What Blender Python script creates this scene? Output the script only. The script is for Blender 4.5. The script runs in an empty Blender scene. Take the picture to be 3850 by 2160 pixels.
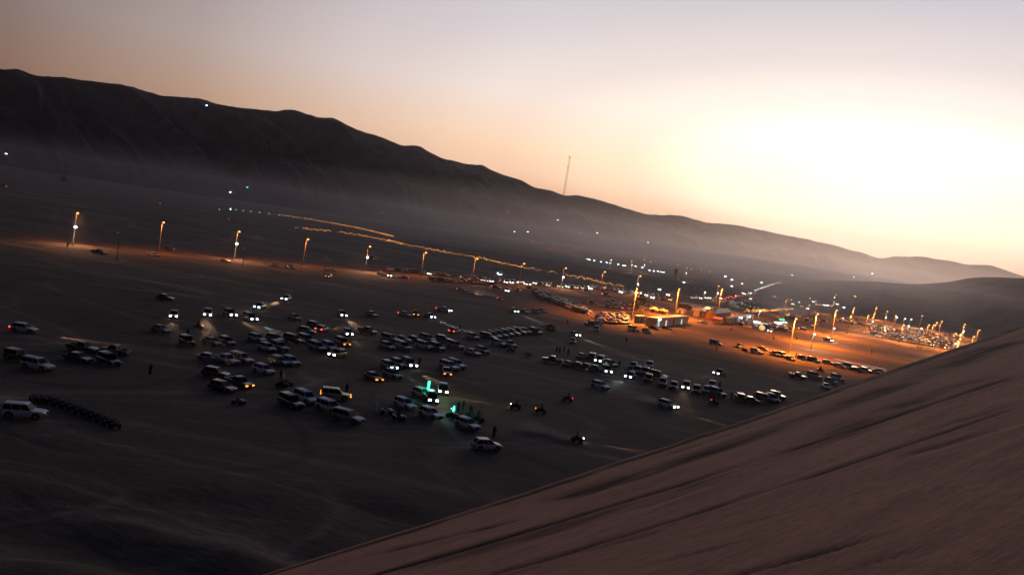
import bpy, bmesh, math, random
import numpy as np
from mathutils import Vector, Matrix, noise
from mathutils.bvhtree import BVHTree
R = math.radians
random.seed(7)
S = bpy.context.scene
COL = S.collection

# ------------------------------------------------------------------ camera
F, ROLL, PITCH, EYE = 3208.0, R(8.7), R(4.28), Vector((0, 0, 33))   # focal length in photo pixels
cam_d = bpy.data.cameras.new("camera")
cam = bpy.data.objects.new("camera", cam_d)
COL.objects.link(cam)
cam_d.sensor_width = 36; cam_d.lens = 36 * F / 3850
cam_d.clip_start = 0.3; cam_d.clip_end = 40000
CM = (Matrix.Rotation(R(90) - PITCH, 4, 'X') @ Matrix.Rotation(ROLL, 4, 'Z'))
cam.matrix_world = Matrix.Translation(EYE) @ CM
S.camera = cam

# ------------------------------------------------------------------ sky, sun, exposure
SUN_AZ, SUN_EL = R(21), R(1.5)            # azimuth measured from +Y towards +X
S.view_settings.view_transform = 'Standard'
S.view_settings.look = 'None'
S.view_settings.exposure = 0.0
S.view_settings.gamma = 1.0
W = bpy.data.worlds.new("World"); S.world = W; W.use_nodes = True
nt = W.node_tree; nt.nodes.clear(); N = nt.nodes.new; L = nt.links.new
def ramp(n, stops, interp='LINEAR'):
    r = n.color_ramp; r.interpolation = interp
    while len(r.elements) > 1: r.elements.remove(r.elements[-1])
    r.elements[0].position = stops[0][0]; r.elements[0].color = (*stops[0][1], 1)
    for p, c in stops[1:]:
        e = r.elements.new(p); e.color = (*c, 1)
def srgb(r, g, b): 
    f = lambda c: (c/255/12.92 if c <= 10 else ((c/255+.055)/1.055)**2.4)
    return (f(r), f(g), f(b))
sky = N('ShaderNodeTexSky'); sky.sky_type = 'NISHITA'; sky.sun_disc = False
sky.sun_elevation = SUN_EL; sky.sun_rotation = SUN_AZ; sky.dust_density = 4.0; sky.air_density = 1.2
tc = N('ShaderNodeTexCoord'); sep = N('ShaderNodeSeparateXYZ'); L(tc.outputs['Generated'], sep.inputs[0])
# after-sunset gradient: colour by elevation, falling off away from where the sun went down
er = N('ShaderNodeMapRange'); er.inputs['From Min'].default_value = 0.0; er.inputs['From Max'].default_value = 1.0
pw = N('ShaderNodeMath'); pw.operation = 'POWER'; pw.use_clamp = True; pw.inputs[1].default_value = 0.5
L(sep.outputs['Z'], er.inputs['Value']); L(er.outputs[0], pw.inputs[0])
ec = N('ShaderNodeValToRGB'); L(pw.outputs[0], ec.inputs[0])
sq = lambda deg: math.sqrt(math.sin(R(deg)))
ramp(ec, [(0.0, (.55, .27, .17)), (sq(1.2), (.74, .38, .23)), (sq(2.4), (.82, .44, .28)), (sq(3.5), (.96, .60, .41)), (sq(5), (.99, .67, .47)),
          (sq(8.5), (.88, .75, .70)), (sq(12), (.74, .67, .69)), (sq(17), (.60, .58, .64)), (sq(26), (.36, .37, .45)),
          (sq(38), srgb(76, 100, 158)), (sq(60), srgb(50, 78, 150)), (1.0, srgb(46, 74, 148))])
def dotnode(az, el):
    d = Vector((math.sin(az)*math.cos(el), math.cos(az)*math.cos(el), math.sin(el)))
    n = N('ShaderNodeVectorMath'); n.operation = 'DOT_PRODUCT'; n.inputs[1].default_value = d
    L(tc.outputs['Generated'], n.inputs[0]); return n.outputs['Value']
d1 = dotnode(SUN_AZ + R(2), R(3))
mr = N('ShaderNodeValToRGB'); m_ = N('ShaderNodeMapRange'); m_.inputs['From Min'].default_value = -1; L(d1, m_.inputs['Value']); L(m_.outputs[0], mr.inputs[0])
cd = lambda deg: (math.cos(R(deg)) + 1) / 2
g3 = lambda v, w=0: (v, v * (1 - w * .5), v * (1 - w))
ramp(mr, [(0.0, g3(.035)), (cd(120), g3(.07)), (cd(88), g3(.25, .0)), (cd(68), g3(.17, .0)), (cd(55), (.28, .245, .255)), (cd(45), (.52, .49, .49)), (cd(35), (.86, .85, .86)), (cd(26), g3(1.0)), (1.0, g3(1.0))])
mul = N('ShaderNodeMixRGB'); mul.blend_type = 'MULTIPLY'; mul.inputs[0].default_value = 1
L(ec.outputs[0], mul.inputs[1]); L(mr.outputs[0], mul.inputs[2])
# bright afterglow above the orange band, squashed towards the horizon
sc_ = N('ShaderNodeVectorMath'); sc_.operation = 'MULTIPLY'; L(tc.outputs['Generated'], sc_.inputs[0]); sc_.inputs[1].default_value = (1, 1, 3.1)
gaz, gel = SUN_AZ + R(1.5), R(5.2)
sb = N('ShaderNodeVectorMath'); sb.operation = 'SUBTRACT'; L(sc_.outputs[0], sb.inputs[0])
sb.inputs[1].default_value = (math.sin(gaz)*math.cos(gel), math.cos(gaz)*math.cos(gel), 3.1*math.sin(gel))
ln = N('ShaderNodeVectorMath'); ln.operation = 'LENGTH'; L(sb.outputs[0], ln.inputs[0])
gr = N('ShaderNodeValToRGB'); L(ln.outputs['Value'], gr.inputs[0])
ramp(gr, [(0.0, (.62, .62, .52)), (.17, (.52, .50, .40)), (.30, (.25, .23, .15)), (.44, (.09, .075, .04)), (.62, (0, 0, 0))], 'EASE')
ad = N('ShaderNodeMixRGB'); ad.blend_type = 'ADD'; ad.inputs[0].default_value = 1
L(mul.outputs[0], ad.inputs[1]); L(gr.outputs[0], ad.inputs[2])
bg1 = N('ShaderNodeBackground'); bg1.inputs[1].default_value = 1.0; L(ad.outputs[0], bg1.inputs[0])
bg2 = N('ShaderNodeBackground'); bg2.inputs[1].default_value = 0.006; L(sky.outputs[0], bg2.inputs[0])
asd = N('ShaderNodeAddShader'); L(bg1.outputs[0], asd.inputs[0]); L(bg2.outputs[0], asd.inputs[1])
wo = N('ShaderNodeOutputWorld'); L(asd.outputs[0], wo.inputs[0])
W.cycles.sampling_method = 'MANUAL'; W.cycles.sample_map_resolution = 512

sd = bpy.data.lights.new("sun", 'SUN'); sd.energy = 0.3; sd.angle = R(12); sd.color = (1, .72, .5)
sun = bpy.data.objects.new("sun", sd); COL.objects.link(sun)
dv = Vector((math.sin(SUN_AZ)*math.cos(R(7)), math.cos(SUN_AZ)*math.cos(R(7)), math.sin(R(7))))
sun.rotation_euler = (-dv).to_track_quat('-Z', 'Y').to_euler()

cy = S.cycles
cy.use_denoising = True
try: cy.denoiser = 'OPENIMAGEDENOISE'
except Exception: pass
cy.max_bounces = 3; cy.diffuse_bounces = 1; cy.glossy_bounces = 2; cy.transmission_bounces = 2; cy.volume_bounces = 0
cy.transparent_max_bounces = 6
cy.sample_clamp_indirect = 3.0
cy.use_light_tree = True; cy.caustics_reflective = False; cy.caustics_refractive = False

# ------------------------------------------------------------------ helpers
def pix_dir(px, py):
    d = CM @ Vector(((px - 1925) / F, -(py - 1080) / F, -1)); return d
def at_z(px, py, z=0.0):                       # where the ray through a photo pixel meets the height z
    d = pix_dir(px, py); t = (z - EYE.z) / d.z; return EYE + d * t
def at_depth(px, py, D):
    return EYE + pix_dir(px, py) * D
def fbm(x, y, o=4, z=0.0):
    s = 0; a = 1; f = 1
    for _ in range(o):
        s += a * noise.noise(Vector((x*f, y*f, z + 7.3*f))); a *= .5; f *= 2.03
    return s
def ridged(x, y, o=4, z=0.0):
    s = 0; a = 1; f = 1
    for _ in range(o):
        s += a * (1 - 2*abs(noise.noise(Vector((x*f, y*f, z + 3.1*f))))); a *= .5; f *= 2.1
    return s
def smooth(a, b, x):
    t = max(0, min(1, (x - a) / (b - a))); return t*t*(3 - 2*t)
def tag(o, label=None, cat=None, group=None, kind=None):
    if label: o['label'] = label
    if cat: o['category'] = cat
    if group: o['group'] = group
    if kind: o['kind'] = kind
    return o
def mesh_obj(name, me, parent=None):
    o = bpy.data.objects.new(name, me); COL.objects.link(o)
    if parent: o.parent = parent
    return o
def empty(name, loc, rz=0):
    o = bpy.data.objects.new(name, None); COL.objects.link(o)
    o.location = loc; o.rotation_euler = (0, 0, rz); o.empty_display_size = .5; return o
def grid_mesh(name, rows, mats, smooth_=True):
    nr, nc = len(rows), len(rows[0])
    v = [p for r in rows for p in r]
    f = [(i*nc+j, i*nc+j+1, (i+1)*nc+j+1, (i+1)*nc+j) for i in range(nr-1) for j in range(nc-1)]
    me = bpy.data.meshes.new(name); me.from_pydata(v, [], f)
    for m in mats: me.materials.append(m)
    if smooth_: me.polygons.foreach_set('use_smooth', [True]*len(f))
    me.update(); return me
class MB:
    """collects boxes, tubes, prisms into one mesh"""
    def __init__(s): s.v = []; s.f = []; s.m = []
    def add(s, v, f, m=0):
        o = len(s.v); s.v += [tuple(p) for p in v]; s.f += [tuple(i+o for i in q) for q in f]; s.m += [m]*len(f)
    def box(s, c, d, m=0, rz=0, taper=1.0):
        cx, cy_, cz = c; x, y, z = d[0]/2, d[1]/2, d[2]/2; q = []
        for sz in (-1, 1):
            k = 1 if sz < 0 else taper
            for sx, sy in ((-1,-1),(1,-1),(1,1),(-1,1)):
                a, b = sx*x*k, sy*y*k
                q.append((cx + a*math.cos(rz) - b*math.sin(rz), cy_ + a*math.sin(rz) + b*math.cos(rz), cz + sz*z))
        s.add(q, [(3,2,1,0),(4,5,6,7),(0,1,5,4),(1,2,6,5),(2,3,7,6),(3,0,4,7)], m)
    def tube(s, p, q, r0, r1=None, n=8, m=0, cap=True):
        p, q = Vector(p), Vector(q); r1 = r0 if r1 is None else r1
        d = (q - p).normalized(); a = d.orthogonal().normalized(); b = d.cross(a)
        v = [p + (a*math.cos(t) + b*math.sin(t))*r0 for t in [2*math.pi*i/n for i in range(n)]]
        v += [q + (a*math.cos(t) + b*math.sin(t))*r1 for t in [2*math.pi*i/n for i in range(n)]]
        f = [(i, (i+1) % n, n+(i+1) % n, n+i) for i in range(n)]
        if cap: f += [tuple(range(n-1, -1, -1)), tuple(range(n, 2*n))]
        s.add(v, f, m)
    def ball(s, c, r, n=8, k=5, m=0, sc=(1, 1, 1), top=False):
        v = []; f = []
        for i in range(k+1):
            th = (math.pi/2 if top else math.pi) * i/k
            for j in range(n):
                ph = 2*math.pi*j/n
                v.append((c[0]+r*sc[0]*math.sin(th)*math.cos(ph), c[1]+r*sc[1]*math.sin(th)*math.sin(ph), c[2]+r*sc[2]*math.cos(th)))
        for i in range(k):
            for j in range(n): f.append((i*n+j, (i+1)*n+j, (i+1)*n+(j+1) % n, i*n+(j+1) % n))
        s.add(v, f, m)
    def loft(s, secs, m=0, caps=True):
        n = len(secs[0]); v = [p for q in secs for p in q]
        f = [(i*n+j, i*n+(j+1) % n, (i+1)*n+(j+1) % n, (i+1)*n+j) for i in range(len(secs)-1) for j in range(n)]
        if caps: f += [tuple(range(n-1, -1, -1)), tuple(range((len(secs)-1)*n, len(secs)*n))]
        s.add(v, f, m)
    def mesh(s, name, mats, sm=False):
        me = bpy.data.meshes.new(name); me.from_pydata(s.v, [], s.f)
        for m in mats: me.materials.append(m)
        me.polygons.foreach_set('material_index', s.m)
        me.validate(); 
        if sm:
            me.polygons.foreach_set('use_smooth', [True]*len(me.polygons))
            try: me.set_sharp_from_angle(angle=R(38))
            except Exception: pass
        me.update(); return me
    def build(s, name, mats, parent=None, sm=False):
        return mesh_obj(name, s.mesh(name, mats if isinstance(mats, (list, tuple)) else [mats], sm), parent)

# ------------------------------------------------------------------ materials
def mat(name, col, rough=.6, metal=0.0, coat=0.0, var=0.0, vscale=3.0, spec=None, emit=None, es=0.0):
    m = bpy.data.materials.new(name); m.use_nodes = True; t = m.node_tree; b = t.nodes['Principled BSDF']
    b.inputs['Base Color'].default_value = (*col, 1); b.inputs['Roughness'].default_value = rough
    b.inputs['Metallic'].default_value = metal; b.inputs['Coat Weight'].default_value = coat
    if spec is not None: b.inputs['Specular IOR Level'].default_value = spec
    if emit: b.inputs['Emission Color'].default_value = (*emit, 1); b.inputs['Emission Strength'].default_value = es
    tcn = t.nodes.new('ShaderNodeTexCoord'); nz = t.nodes.new('ShaderNodeTexNoise'); nz.inputs['Scale'].default_value = vscale
    t.links.new(tcn.outputs['Object'], nz.inputs['Vector'])
    hv = t.nodes.new('ShaderNodeMapRange'); hv.inputs['To Min'].default_value = 1 - var; hv.inputs['To Max'].default_value = 1 + var*.4
    t.links.new(nz.outputs['Fac'], hv.inputs['Value'])
    mx = t.nodes.new('ShaderNodeVectorMath'); mx.operation = 'SCALE'; mx.inputs[0].default_value = col
    t.links.new(hv.outputs[0], mx.inputs['Scale']); t.links.new(mx.outputs[0], b.inputs['Base Color'])
    return m
def sand_mat(name, c1, c2, c3, scale, bump=.3, bscale=None, stretch=None, rough=.95, dist=1.0):
    m = bpy.data.materials.new(name); m.use_nodes = True; t = m.node_tree; b = t.nodes['Principled BSDF']
    b.inputs['Roughness'].default_value = rough; b.inputs['Specular IOR Level'].default_value = .15
    nn, l = t.nodes.new, t.links.new
    tcn = nn('ShaderNodeTexCoord'); mp = nn('ShaderNodeMapping'); l(tcn.outputs['Object'], mp.inputs[0])
    if stretch: mp.vector_type = 'TEXTURE'; mp.inputs['Rotation'].default_value = (0, stretch[2] if len(stretch) > 2 else 0, stretch[0]); mp.inputs['Scale'].default_value = (1/stretch[1], 1, 1)
    n1 = nn('ShaderNodeTexNoise'); n1.inputs['Scale'].default_value = scale; n1.inputs['Detail'].default_value = 7; n1.inputs['Roughness'].default_value = .62; n1.inputs['Distortion'].default_value = .5
    l(mp.outputs[0], n1.inputs[0])
    r1 = nn('ShaderNodeValToRGB'); ramp(r1, [(.3, c1), (.5, c2), (.72, c3)]); l(n1.outputs['Fac'], r1.inputs[0])
    n2 = nn('ShaderNodeTexNoise'); n2.inputs['Scale'].default_value = bscale or scale*8; n2.inputs['Detail'].default_value = 6; n2.inputs['Roughness'].default_value = .65
    l(mp.outputs[0], n2.inputs[0])
    mr2 = nn('ShaderNodeMapRange'); mr2.inputs['From Min'].default_value = .3; mr2.inputs['From Max'].default_value = .7; mr2.inputs['To Min'].default_value = .75; mr2.inputs['To Max'].default_value = 1.2
    l(n2.outputs['Fac'], mr2.inputs['Value'])
    mm = nn('ShaderNodeVectorMath'); mm.operation = 'SCALE'; l(r1.outputs[0], mm.inputs[0]); l(mr2.outputs[0], mm.inputs['Scale']); l(mm.outputs[0], b.inputs['Base Color'])
    bp = nn('ShaderNodeBump'); bp.inputs['Strength'].default_value = bump; bp.inputs['Distance'].default_value = dist
    l(n2.outputs['Fac'], bp.inputs['Height']); l(bp.outputs[0], b.inputs['Normal'])
    return m
def glow(name, col, st):
    m = bpy.data.materials.new(name); m.use_nodes = True; t = m.node_tree; t.nodes.clear()
    e = t.nodes.new('ShaderNodeEmission'); e.inputs[0].default_value = (*col, 1); e.inputs[1].default_value = st
    o = t.nodes.new('ShaderNodeOutputMaterial'); t.links.new(e.outputs[0], o.inputs[0])
    return m
M = {}
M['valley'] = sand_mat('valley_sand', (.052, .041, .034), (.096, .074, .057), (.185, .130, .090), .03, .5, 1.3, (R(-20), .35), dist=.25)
t = M['valley'].node_tree; nn, l = t.nodes.new, t.links.new; b_ = t.nodes['Principled BSDF']; src = b_.inputs['Base Color'].links[0].from_socket
tcn = nn('ShaderNodeTexCoord'); prev = src
for sc_k, cnt_k, seed_k, amt, ang_k in ((.0035, 26, 3.1, .6, -24), (.006, 20, 11.7, .45, 12), (.0022, 40, 23.0, .6, -8), (.012, 14, 47.0, .35, 28), (.009, 22, 61.0, -.3, -38)):      # wandering tyre tracks
    mp = nn('ShaderNodeMapping'); mp.vector_type = 'TEXTURE'; mp.inputs['Rotation'].default_value = (0, 0, R(ang_k)); mp.inputs['Scale'].default_value = (3.6, .8, 1); mp.inputs['Location'].default_value = (seed_k*100, seed_k*37, 0); l(tcn.outputs['Object'], mp.inputs[0])
    nz = nn('ShaderNodeTexNoise'); nz.inputs['Scale'].default_value = sc_k; nz.inputs['Detail'].default_value = 1.5; nz.inputs['Distortion'].default_value = .6; l(mp.outputs[0], nz.inputs[0])
    m1 = nn('ShaderNodeMath'); m1.operation = 'MULTIPLY'; m1.inputs[1].default_value = cnt_k; l(nz.outputs['Fac'], m1.inputs[0])
    m2 = nn('ShaderNodeMath'); m2.operation = 'PINGPONG'; m2.inputs[1].default_value = .5; l(m1.outputs[0], m2.inputs[0])
    m3 = nn('ShaderNodeMapRange'); m3.inputs['From Min'].default_value = 0; m3.inputs['From Max'].default_value = .06; m3.inputs['To Min'].default_value = 1 + amt; m3.inputs['To Max'].default_value = 1; l(m2.outputs[0], m3.inputs['Value'])
    vm = nn('ShaderNodeVectorMath'); vm.operation = 'SCALE'; l(prev, vm.inputs[0]); l(m3.outputs[0], vm.inputs['Scale']); prev = vm.outputs[0]
l(prev, b_.inputs['Base Color'])
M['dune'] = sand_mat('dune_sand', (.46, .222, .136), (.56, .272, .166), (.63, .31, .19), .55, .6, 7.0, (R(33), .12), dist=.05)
M['hill'] = sand_mat('hill_sand', (.055, .042, .041), (.085, .064, .060), (.135, .096, .084), .010, 1.0, .03, (0, .28, R(24)), dist=14)  # diagonal streaks put the light and shade of the spurs into the colour
M['road'] = sand_mat('road_dirt', (.10, .072, .05), (.14, .10, .068), (.18, .128, .086), .09, .3, 1.0, dist=.1)
M['paint_white'] = mat('paint_white', (.54, .58, .66), .45, coat=.25, var=.12)
M['paint_silver'] = mat('paint_silver', (.22, .24, .28), .45, .2, coat=.25, var=.12)
M['paint_grey'] = mat('paint_grey', (.075, .08, .095), .35, .2, coat=.5, var=.12)
M['paint_black'] = mat('paint_black', (.012, .012, .014), .25, coat=.6, var=.1)
M['paint_red'] = mat('paint_red', (.16, .025, .02), .35, coat=.5, var=.12)
M['paint_tan'] = mat('paint_tan', (.42, .35, .24), .38, coat=.4, var=.12)
M['paint_blue'] = mat('paint_blue', (.10, .17, .36), .35, coat=.5, var=.12)
M['paint_gold'] = mat('paint_gold', (.5, .3, .07), .35, coat=.5, var=.12)
M['glass'] = mat('dark_glass', (.006, .007, .009), .4, spec=.05)
M['tyre'] = mat('tyre_rubber', (.012, .012, .012), .9)
M['rim'] = mat('rim_alloy', (.35, .35, .36), .35, .7)
M['trim'] = mat('trim_plastic', (.02, .02, .021), .7)
M['lens_dark'] = mat('lens_dark', (.03, .03, .035), .3)
M['lens'] = mat('lens_clear', (.45, .46, .48), .2)
M['lens_red'] = mat('lens_red', (.22, .012, .01), .3)
M['H'] = glow('headlight_lit', (1, .90, .74), 15)
M['h'] = glow('headlight_dim', (1, .70, .42), 5)
M['C'] = glow('headlight_xenon', (.66, .93, 1), 15)
M['T'] = glow('tail_light_lit', (1, .04, .02), 6)
M['A'] = glow('indicator_lit', (1, .25, .02), 3.6)
M['sodium'] = glow('sodium_lamp', (1, .36, .07), 6.5)
M['led'] = glow('led_lamp', (.72, 1, .93), 11)
M['steel'] = mat('galvanised_steel', (.30, .29, .28), .5, .4, var=.15)
M['far_pole'] = mat('painted_pole', (.06, .055, .05), .7)
M['cabin'] = mat('cabin_panel', (.55, .52, .47), .6, var=.15)
M['cabin_dark'] = mat('cabin_panel_grey', (.24, .24, .25), .6, var=.15)
M['roof'] = mat('roof_sheet', (.6, .55, .48), .5, var=.15)
M['window_lit'] = glow('window_light', (.55, .85, .85), 1.1)
M['tube'] = glow('fluorescent_tube', (.80, 1, .98), 30)
M['green_led'] = glow('green_led', (.03, 1, .35), 6)
M['teal'] = glow('teal_sign', (.2, 1, .9), 5)
M['warm_led'] = glow('string_light', (1, .38, .06), 4.2)
M['cloth_white'] = mat('cloth_white', (.60, .60, .62), .9, var=.15)
M['cloth_dark'] = mat('cloth_dark', (.02, .02, .025), .9, var=.15)
M['skin'] = mat('skin', (.25, .14, .09), .6)
M['yellow'] = mat('yellow_panel', (.55, .40, .05), .5, var=.15)
M['orange'] = mat('orange_panel', (.6, .22, .04), .6, var=.15)
M['leaf'] = mat('shrub_leaf', (.035, .045, .02), .8, var=.3)
M['bark'] = mat('bark', (.08, .055, .04), .9, var=.3)
M['inflat'] = mat('inflatable_vinyl', (.7, .68, .4), .4, emit=(.9, .9, .5), es=.4)

# ------------------------------------------------------------------ terrain
DA, DB = Vector((41.93, 70.0)), Vector((-8.68, 35.0))          # crest line of the near dune, seen from above
DS = (DA - DB).normalized(); DN = Vector((-DS.y, DS.x))      # along the crest, outwards over the valley
PZ, PA, PB = 27.0, .4218, -.1925
def dune_plane(x, y): return PZ + PA*x + PB*y
def crest_r(s): return -1.0 + 1.6*(1 - smooth(-2, 14, s)) - .7*math.exp(-((s - 28)/9)**2)
def dune_z(s, r):
    p = DB + DS*s + DN*r
    z = dune_plane(p.x, p.y)
    q = r - crest_r(s)
    if q > 0: z -= .5*(q*q/(q + .8))
    return p, z
def near_ground(x, y):
    a = 1 - smooth(60, 112, math.hypot(x*.7, y))
    z = 0
    if a > 0: z = a*(3.2*ridged(x*.018 + 3, (y + x*.35)*.035, 3) + .5*fbm(x*.09, y*.11, 3) - 1.3)
    return z + .10*fbm(x*.02, y*.02, 2) * smooth(60, 140, y)
def spaced(lo, hi, d0, g):
    out = [0.0]; d = d0
    while out[-1] < hi: out.append(out[-1] + d); d *= g
    neg = [0.0]; d = d0
    while neg[-1] > lo: neg.append(neg[-1] - d); d *= g
    return sorted(set(neg + out))
gx = spaced(-14000, 14000, 1.3, 1.045)
gy = [-6000, -2500, -900, -350, -120, -40, 0, 15] + [15 + v for v in spaced(0, 16000, 1.1, 1.022)[1:]]
rows = [[(x, y, near_ground(x, y) if -200 < x < 200 and y < 400 else 0.0) for x in gx] for y in gy]
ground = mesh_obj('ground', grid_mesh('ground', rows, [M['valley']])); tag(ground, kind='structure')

# near dune slope the picture is taken from
ss = [-60 + 1.4*i for i in range(40)] + [-4 + .26*i for i in range(280)] + [69 + 1.0*i*1.02**i for i in range(75)]
rr = [-80 + 1.6*i for i in range(32)] + [-29 + .145*i for i in range(110)] + [-13.1 + .11*i for i in range(132)] + [1.4 + .5*i for i in range(12)] + [7.6 + 2.4*i for i in range(30)]
def on_plane(px, py):                        # where a photo pixel falls on the dune face, as (along, out) of the crest
    d = pix_dir(px, py); t = (PZ - EYE.z)/(d.z - PA*d.x - PB*d.y); p = Vector((d.x*t, d.y*t)) - DB
    return p.dot(DS), p.dot(DN)
# tyre and foot tracks worn across the face: (points, half width in m, depth, how dark its painted shade)
# (photo points, half width in photo pixels, depth in m, strength of painted shade)
TRK = [([(900,2192),(1400,2045),(1780,1922),(2106,1813),(2460,1700),(2800,1598),(2916,1545),(3191,1462),(3332,1408),(3515,1336),(3850,1228)], 5, .10, 1.0),
 ([(2000,1905),(2106,1871),(2433,1784),(2700,1676),(2995,1583),(3191,1524),(3339,1462),(3800,1280)], 15, .15, .9),
 ([(1100,2238),(1400,2153),(1780,2072),(2215,1930),(2433,1871),(2800,1751),(3118,1647),(3240,1573),(3437,1519),(3850,1430)], 6, .14, 1.0),
 ([(1400,2170),(1780,2085),(2215,1945),(2433,1885),(2800,1770)], 16, .06, .5),
 ([(3050,1672),(3118,1647),(3240,1580),(3437,1512),(3600,1452),(3800,1400)], 20, .08, .75),
 ([(1500,2262),(1943,2137),(2378,2006),(2700,1897),(3093,1789),(3314,1696),(3585,1617),(3850,1524)], 6, .10, .8),
 ([(1700,2192),(1970,2126),(2200,2070),(2596,1974)], 8, .12, .9),
 ([(2500,2240),(2798,2158),(3093,2074),(3437,1981)], 9, .12, 1.0),
 ([(3300,1745),(3437,1705),(3634,1656),(3850,1578)], 12, .10, .8),
 ([(2500,2050),(2700,1995),(3191,1868),(3437,1804)], 5, .08, .6),
 ([(2950,2215),(3142,2158),(3400,2080),(3640,2010)], 8, .10, .7),
 ([(1300,2110),(1700,2010),(2050,1935)], 7, .08, .6), ([(2250,1955),(2500,1880),(2750,1800)], 8, .08, .5), ([(2600,1800),(2900,1715),(3150,1640),(3400,1560)], 6, .08, .6),
 ([(3500,1620),(3700,1560),(3850,1500)], 10, .08, .75), ([(1700,2090),(2000,2020),(2300,1950)], 6, .06, .55), ([(2300,2160),(2700,2060),(3000,1985)], 6, .08, .55),
 ([(3700,1930),(3850,1890)], 7, .08, .6), ([(3560,2060),(3850,1995)], 8, .08, .6), ([(3650,1780),(3850,1735)], 6, .06, .5), ([(2400,1745),(2700,1650),(3000,1548)], 5, .06, .5)]
TR = []
for pts, w, dep, ch in TRK:
    q = []
    k_ = np.polyfit([p_[0] for p_ in pts], [p_[1] for p_ in pts], 2 if len(pts) > 4 else 1); x0_, x1_ = pts[0][0], pts[-1][0]
    for x in np.linspace(x0_, x1_, 12):
        x = float(x); y = float(np.polyval(k_, x)); s0, r0 = on_plane(x, y); w0 = abs(on_plane(x, y + 1.4*w)[1] - on_plane(x, y - 1.4*w)[1])/2; q.append((s0, r0, min(w0, 6)))
    q.sort(); TR.append((q, w, dep, ch))
def track_r(q, s):
    if s < q[0][0] or s > q[-1][0]: return None
    for (a, b, w0), (c, d, w1) in zip(q[:-1], q[1:]):
        if s <= c: t = (s-a)/max(1e-6, c-a); return b + (d-b)*t, w0 + (w1-w0)*t
rows = []; track_shade = []
TS = [[track_r(q, s) for s in ss] for q, w, dep, ch in TR]
for r in rr:
    row = []
    for j, s in enumerate(ss):
        p, z = dune_z(s, r)
        fade = 1 - smooth(2, 6, r)
        n1 = fbm(s*.35, r*1.1, 3, 2)
        d = .018*fbm(s*.06, r*.75, 3) + .014*ridged(s*.02 + 9, r*.5, 2) + .010*ridged(s*.04, r*2.2, 2, 4) + .008*fbm(s*1.7, r*3.1, 2, 8)
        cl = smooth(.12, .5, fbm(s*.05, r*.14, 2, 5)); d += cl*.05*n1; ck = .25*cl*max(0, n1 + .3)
        for (q, w, dep, ch), t in zip(TR, TS):
            if t[j] is None: continue
            rc_, w = t[j]
            if abs(r - rc_) > w*4 + .4: continue
            c = rc_ + .12*w*fbm(s*.3, q[0][1], 2); u = math.exp(-((r - c)/w)**2); br = .5 + .5*smooth(-.4, .3, fbm(s*.22, q[0][1]*9, 2))
            e_ = smooth(0, 2, min(s - q[0][0], q[-1][0] - s))
            d -= .6*dep*u*br*e_*(.8 + .5*n1); d += dep*.3*math.exp(-((r - c + 1.7*w)/(w*.7))**2)*br*e_
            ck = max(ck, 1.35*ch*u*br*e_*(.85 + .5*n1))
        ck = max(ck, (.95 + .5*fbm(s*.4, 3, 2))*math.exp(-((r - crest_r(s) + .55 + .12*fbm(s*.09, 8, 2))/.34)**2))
        track_shade.append(min(1, max(0, ck))*fade)
        row.append((p.x, p.y, max(z + d*fade*(1 - .5*smooth(-1, 0, r)), -3)))
    rows.append(row)
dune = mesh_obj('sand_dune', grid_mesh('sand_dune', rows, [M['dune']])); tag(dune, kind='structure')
at_ = dune.data.attributes.new('track_shade', 'FLOAT', 'POINT'); at_.data.foreach_set('value', track_shade)
t = M['dune'].node_tree; b_ = t.nodes['Principled BSDF']; src = b_.inputs['Base Color'].links[0].from_socket     # shade in the tracks and under the crest, painted into the sand colour
an = t.nodes.new('ShaderNodeAttribute'); an.attribute_name = 'track_shade'; mr_ = t.nodes.new('ShaderNodeMapRange'); mr_.inputs['To Min'].default_value = 1; mr_.inputs['To Max'].default_value = .08
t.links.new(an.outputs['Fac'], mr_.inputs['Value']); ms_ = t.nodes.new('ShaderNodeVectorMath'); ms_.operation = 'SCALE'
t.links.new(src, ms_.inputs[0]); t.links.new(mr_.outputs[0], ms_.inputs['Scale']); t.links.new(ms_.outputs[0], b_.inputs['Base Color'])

# far dune range, from the shape of its skyline
SKY = [(-1500, -140), (-600, 80), (-250, 215), (0, 176*1.4946)]
SKY += [(x*1.4946, y*1.4946) for x, y in [(45,177),(100,193),(170,198),(240,207),(320,218),(400,241),(450,246),(500,250),(540,262),(590,271),(650,277),(700,281),(740,278),(775,290),
 (800,297),(835,299),(870,312),(910,331),(960,348),(1010,366),(1050,368),(1080,385),(1110,398),(1150,408),(1190,417),(1215,417),(1240,432),(1280,447),(1310,455),(1345,474),(1380,480),
 (1415,490),(1470,496),(1520,508),(1580,526),(1640,542),(1700,543),(1730,547),(1770,560),(1850,568),(1900,578),(1980,593),(2060,610),(2120,624),(2170,638),(2210,649),(2260,647),
 (2320,648),(2380,656),(2440,668),(2490,668),(2530,680),(2576,697)]]
SKY += [(4100, 1085), (4600, 1180), (5200, 1290)]
def interp(pts, x):
    if x <= pts[0][0]: return pts[0][1]
    for i in range(len(pts)-1):
        (a, b), (c, d) = pts[i], pts[i+1]
        if x <= c:
            t = (x - a)/(c - a); 
            m0 = (d - b) if i == 0 else (d - pts[i-1][1])*(c - a)/(c - pts[i-1][0])
            m1 = (d - b) if i + 2 >= len(pts) else (pts[i+2][1] - b)*(c - a)/(pts[i+2][0] - a)
            return (2*t**3-3*t*t+1)*b + (t**3-2*t*t+t)*m0 + (-2*t**3+3*t*t)*d + (t**3-t*t)*m1
    return pts[-1][1]
CRD = [(-1500, 2000), (0, 2400), (900, 2650), (2100, 3500), (3300, 5000), (3850, 6000), (5200, 8000)]
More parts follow.
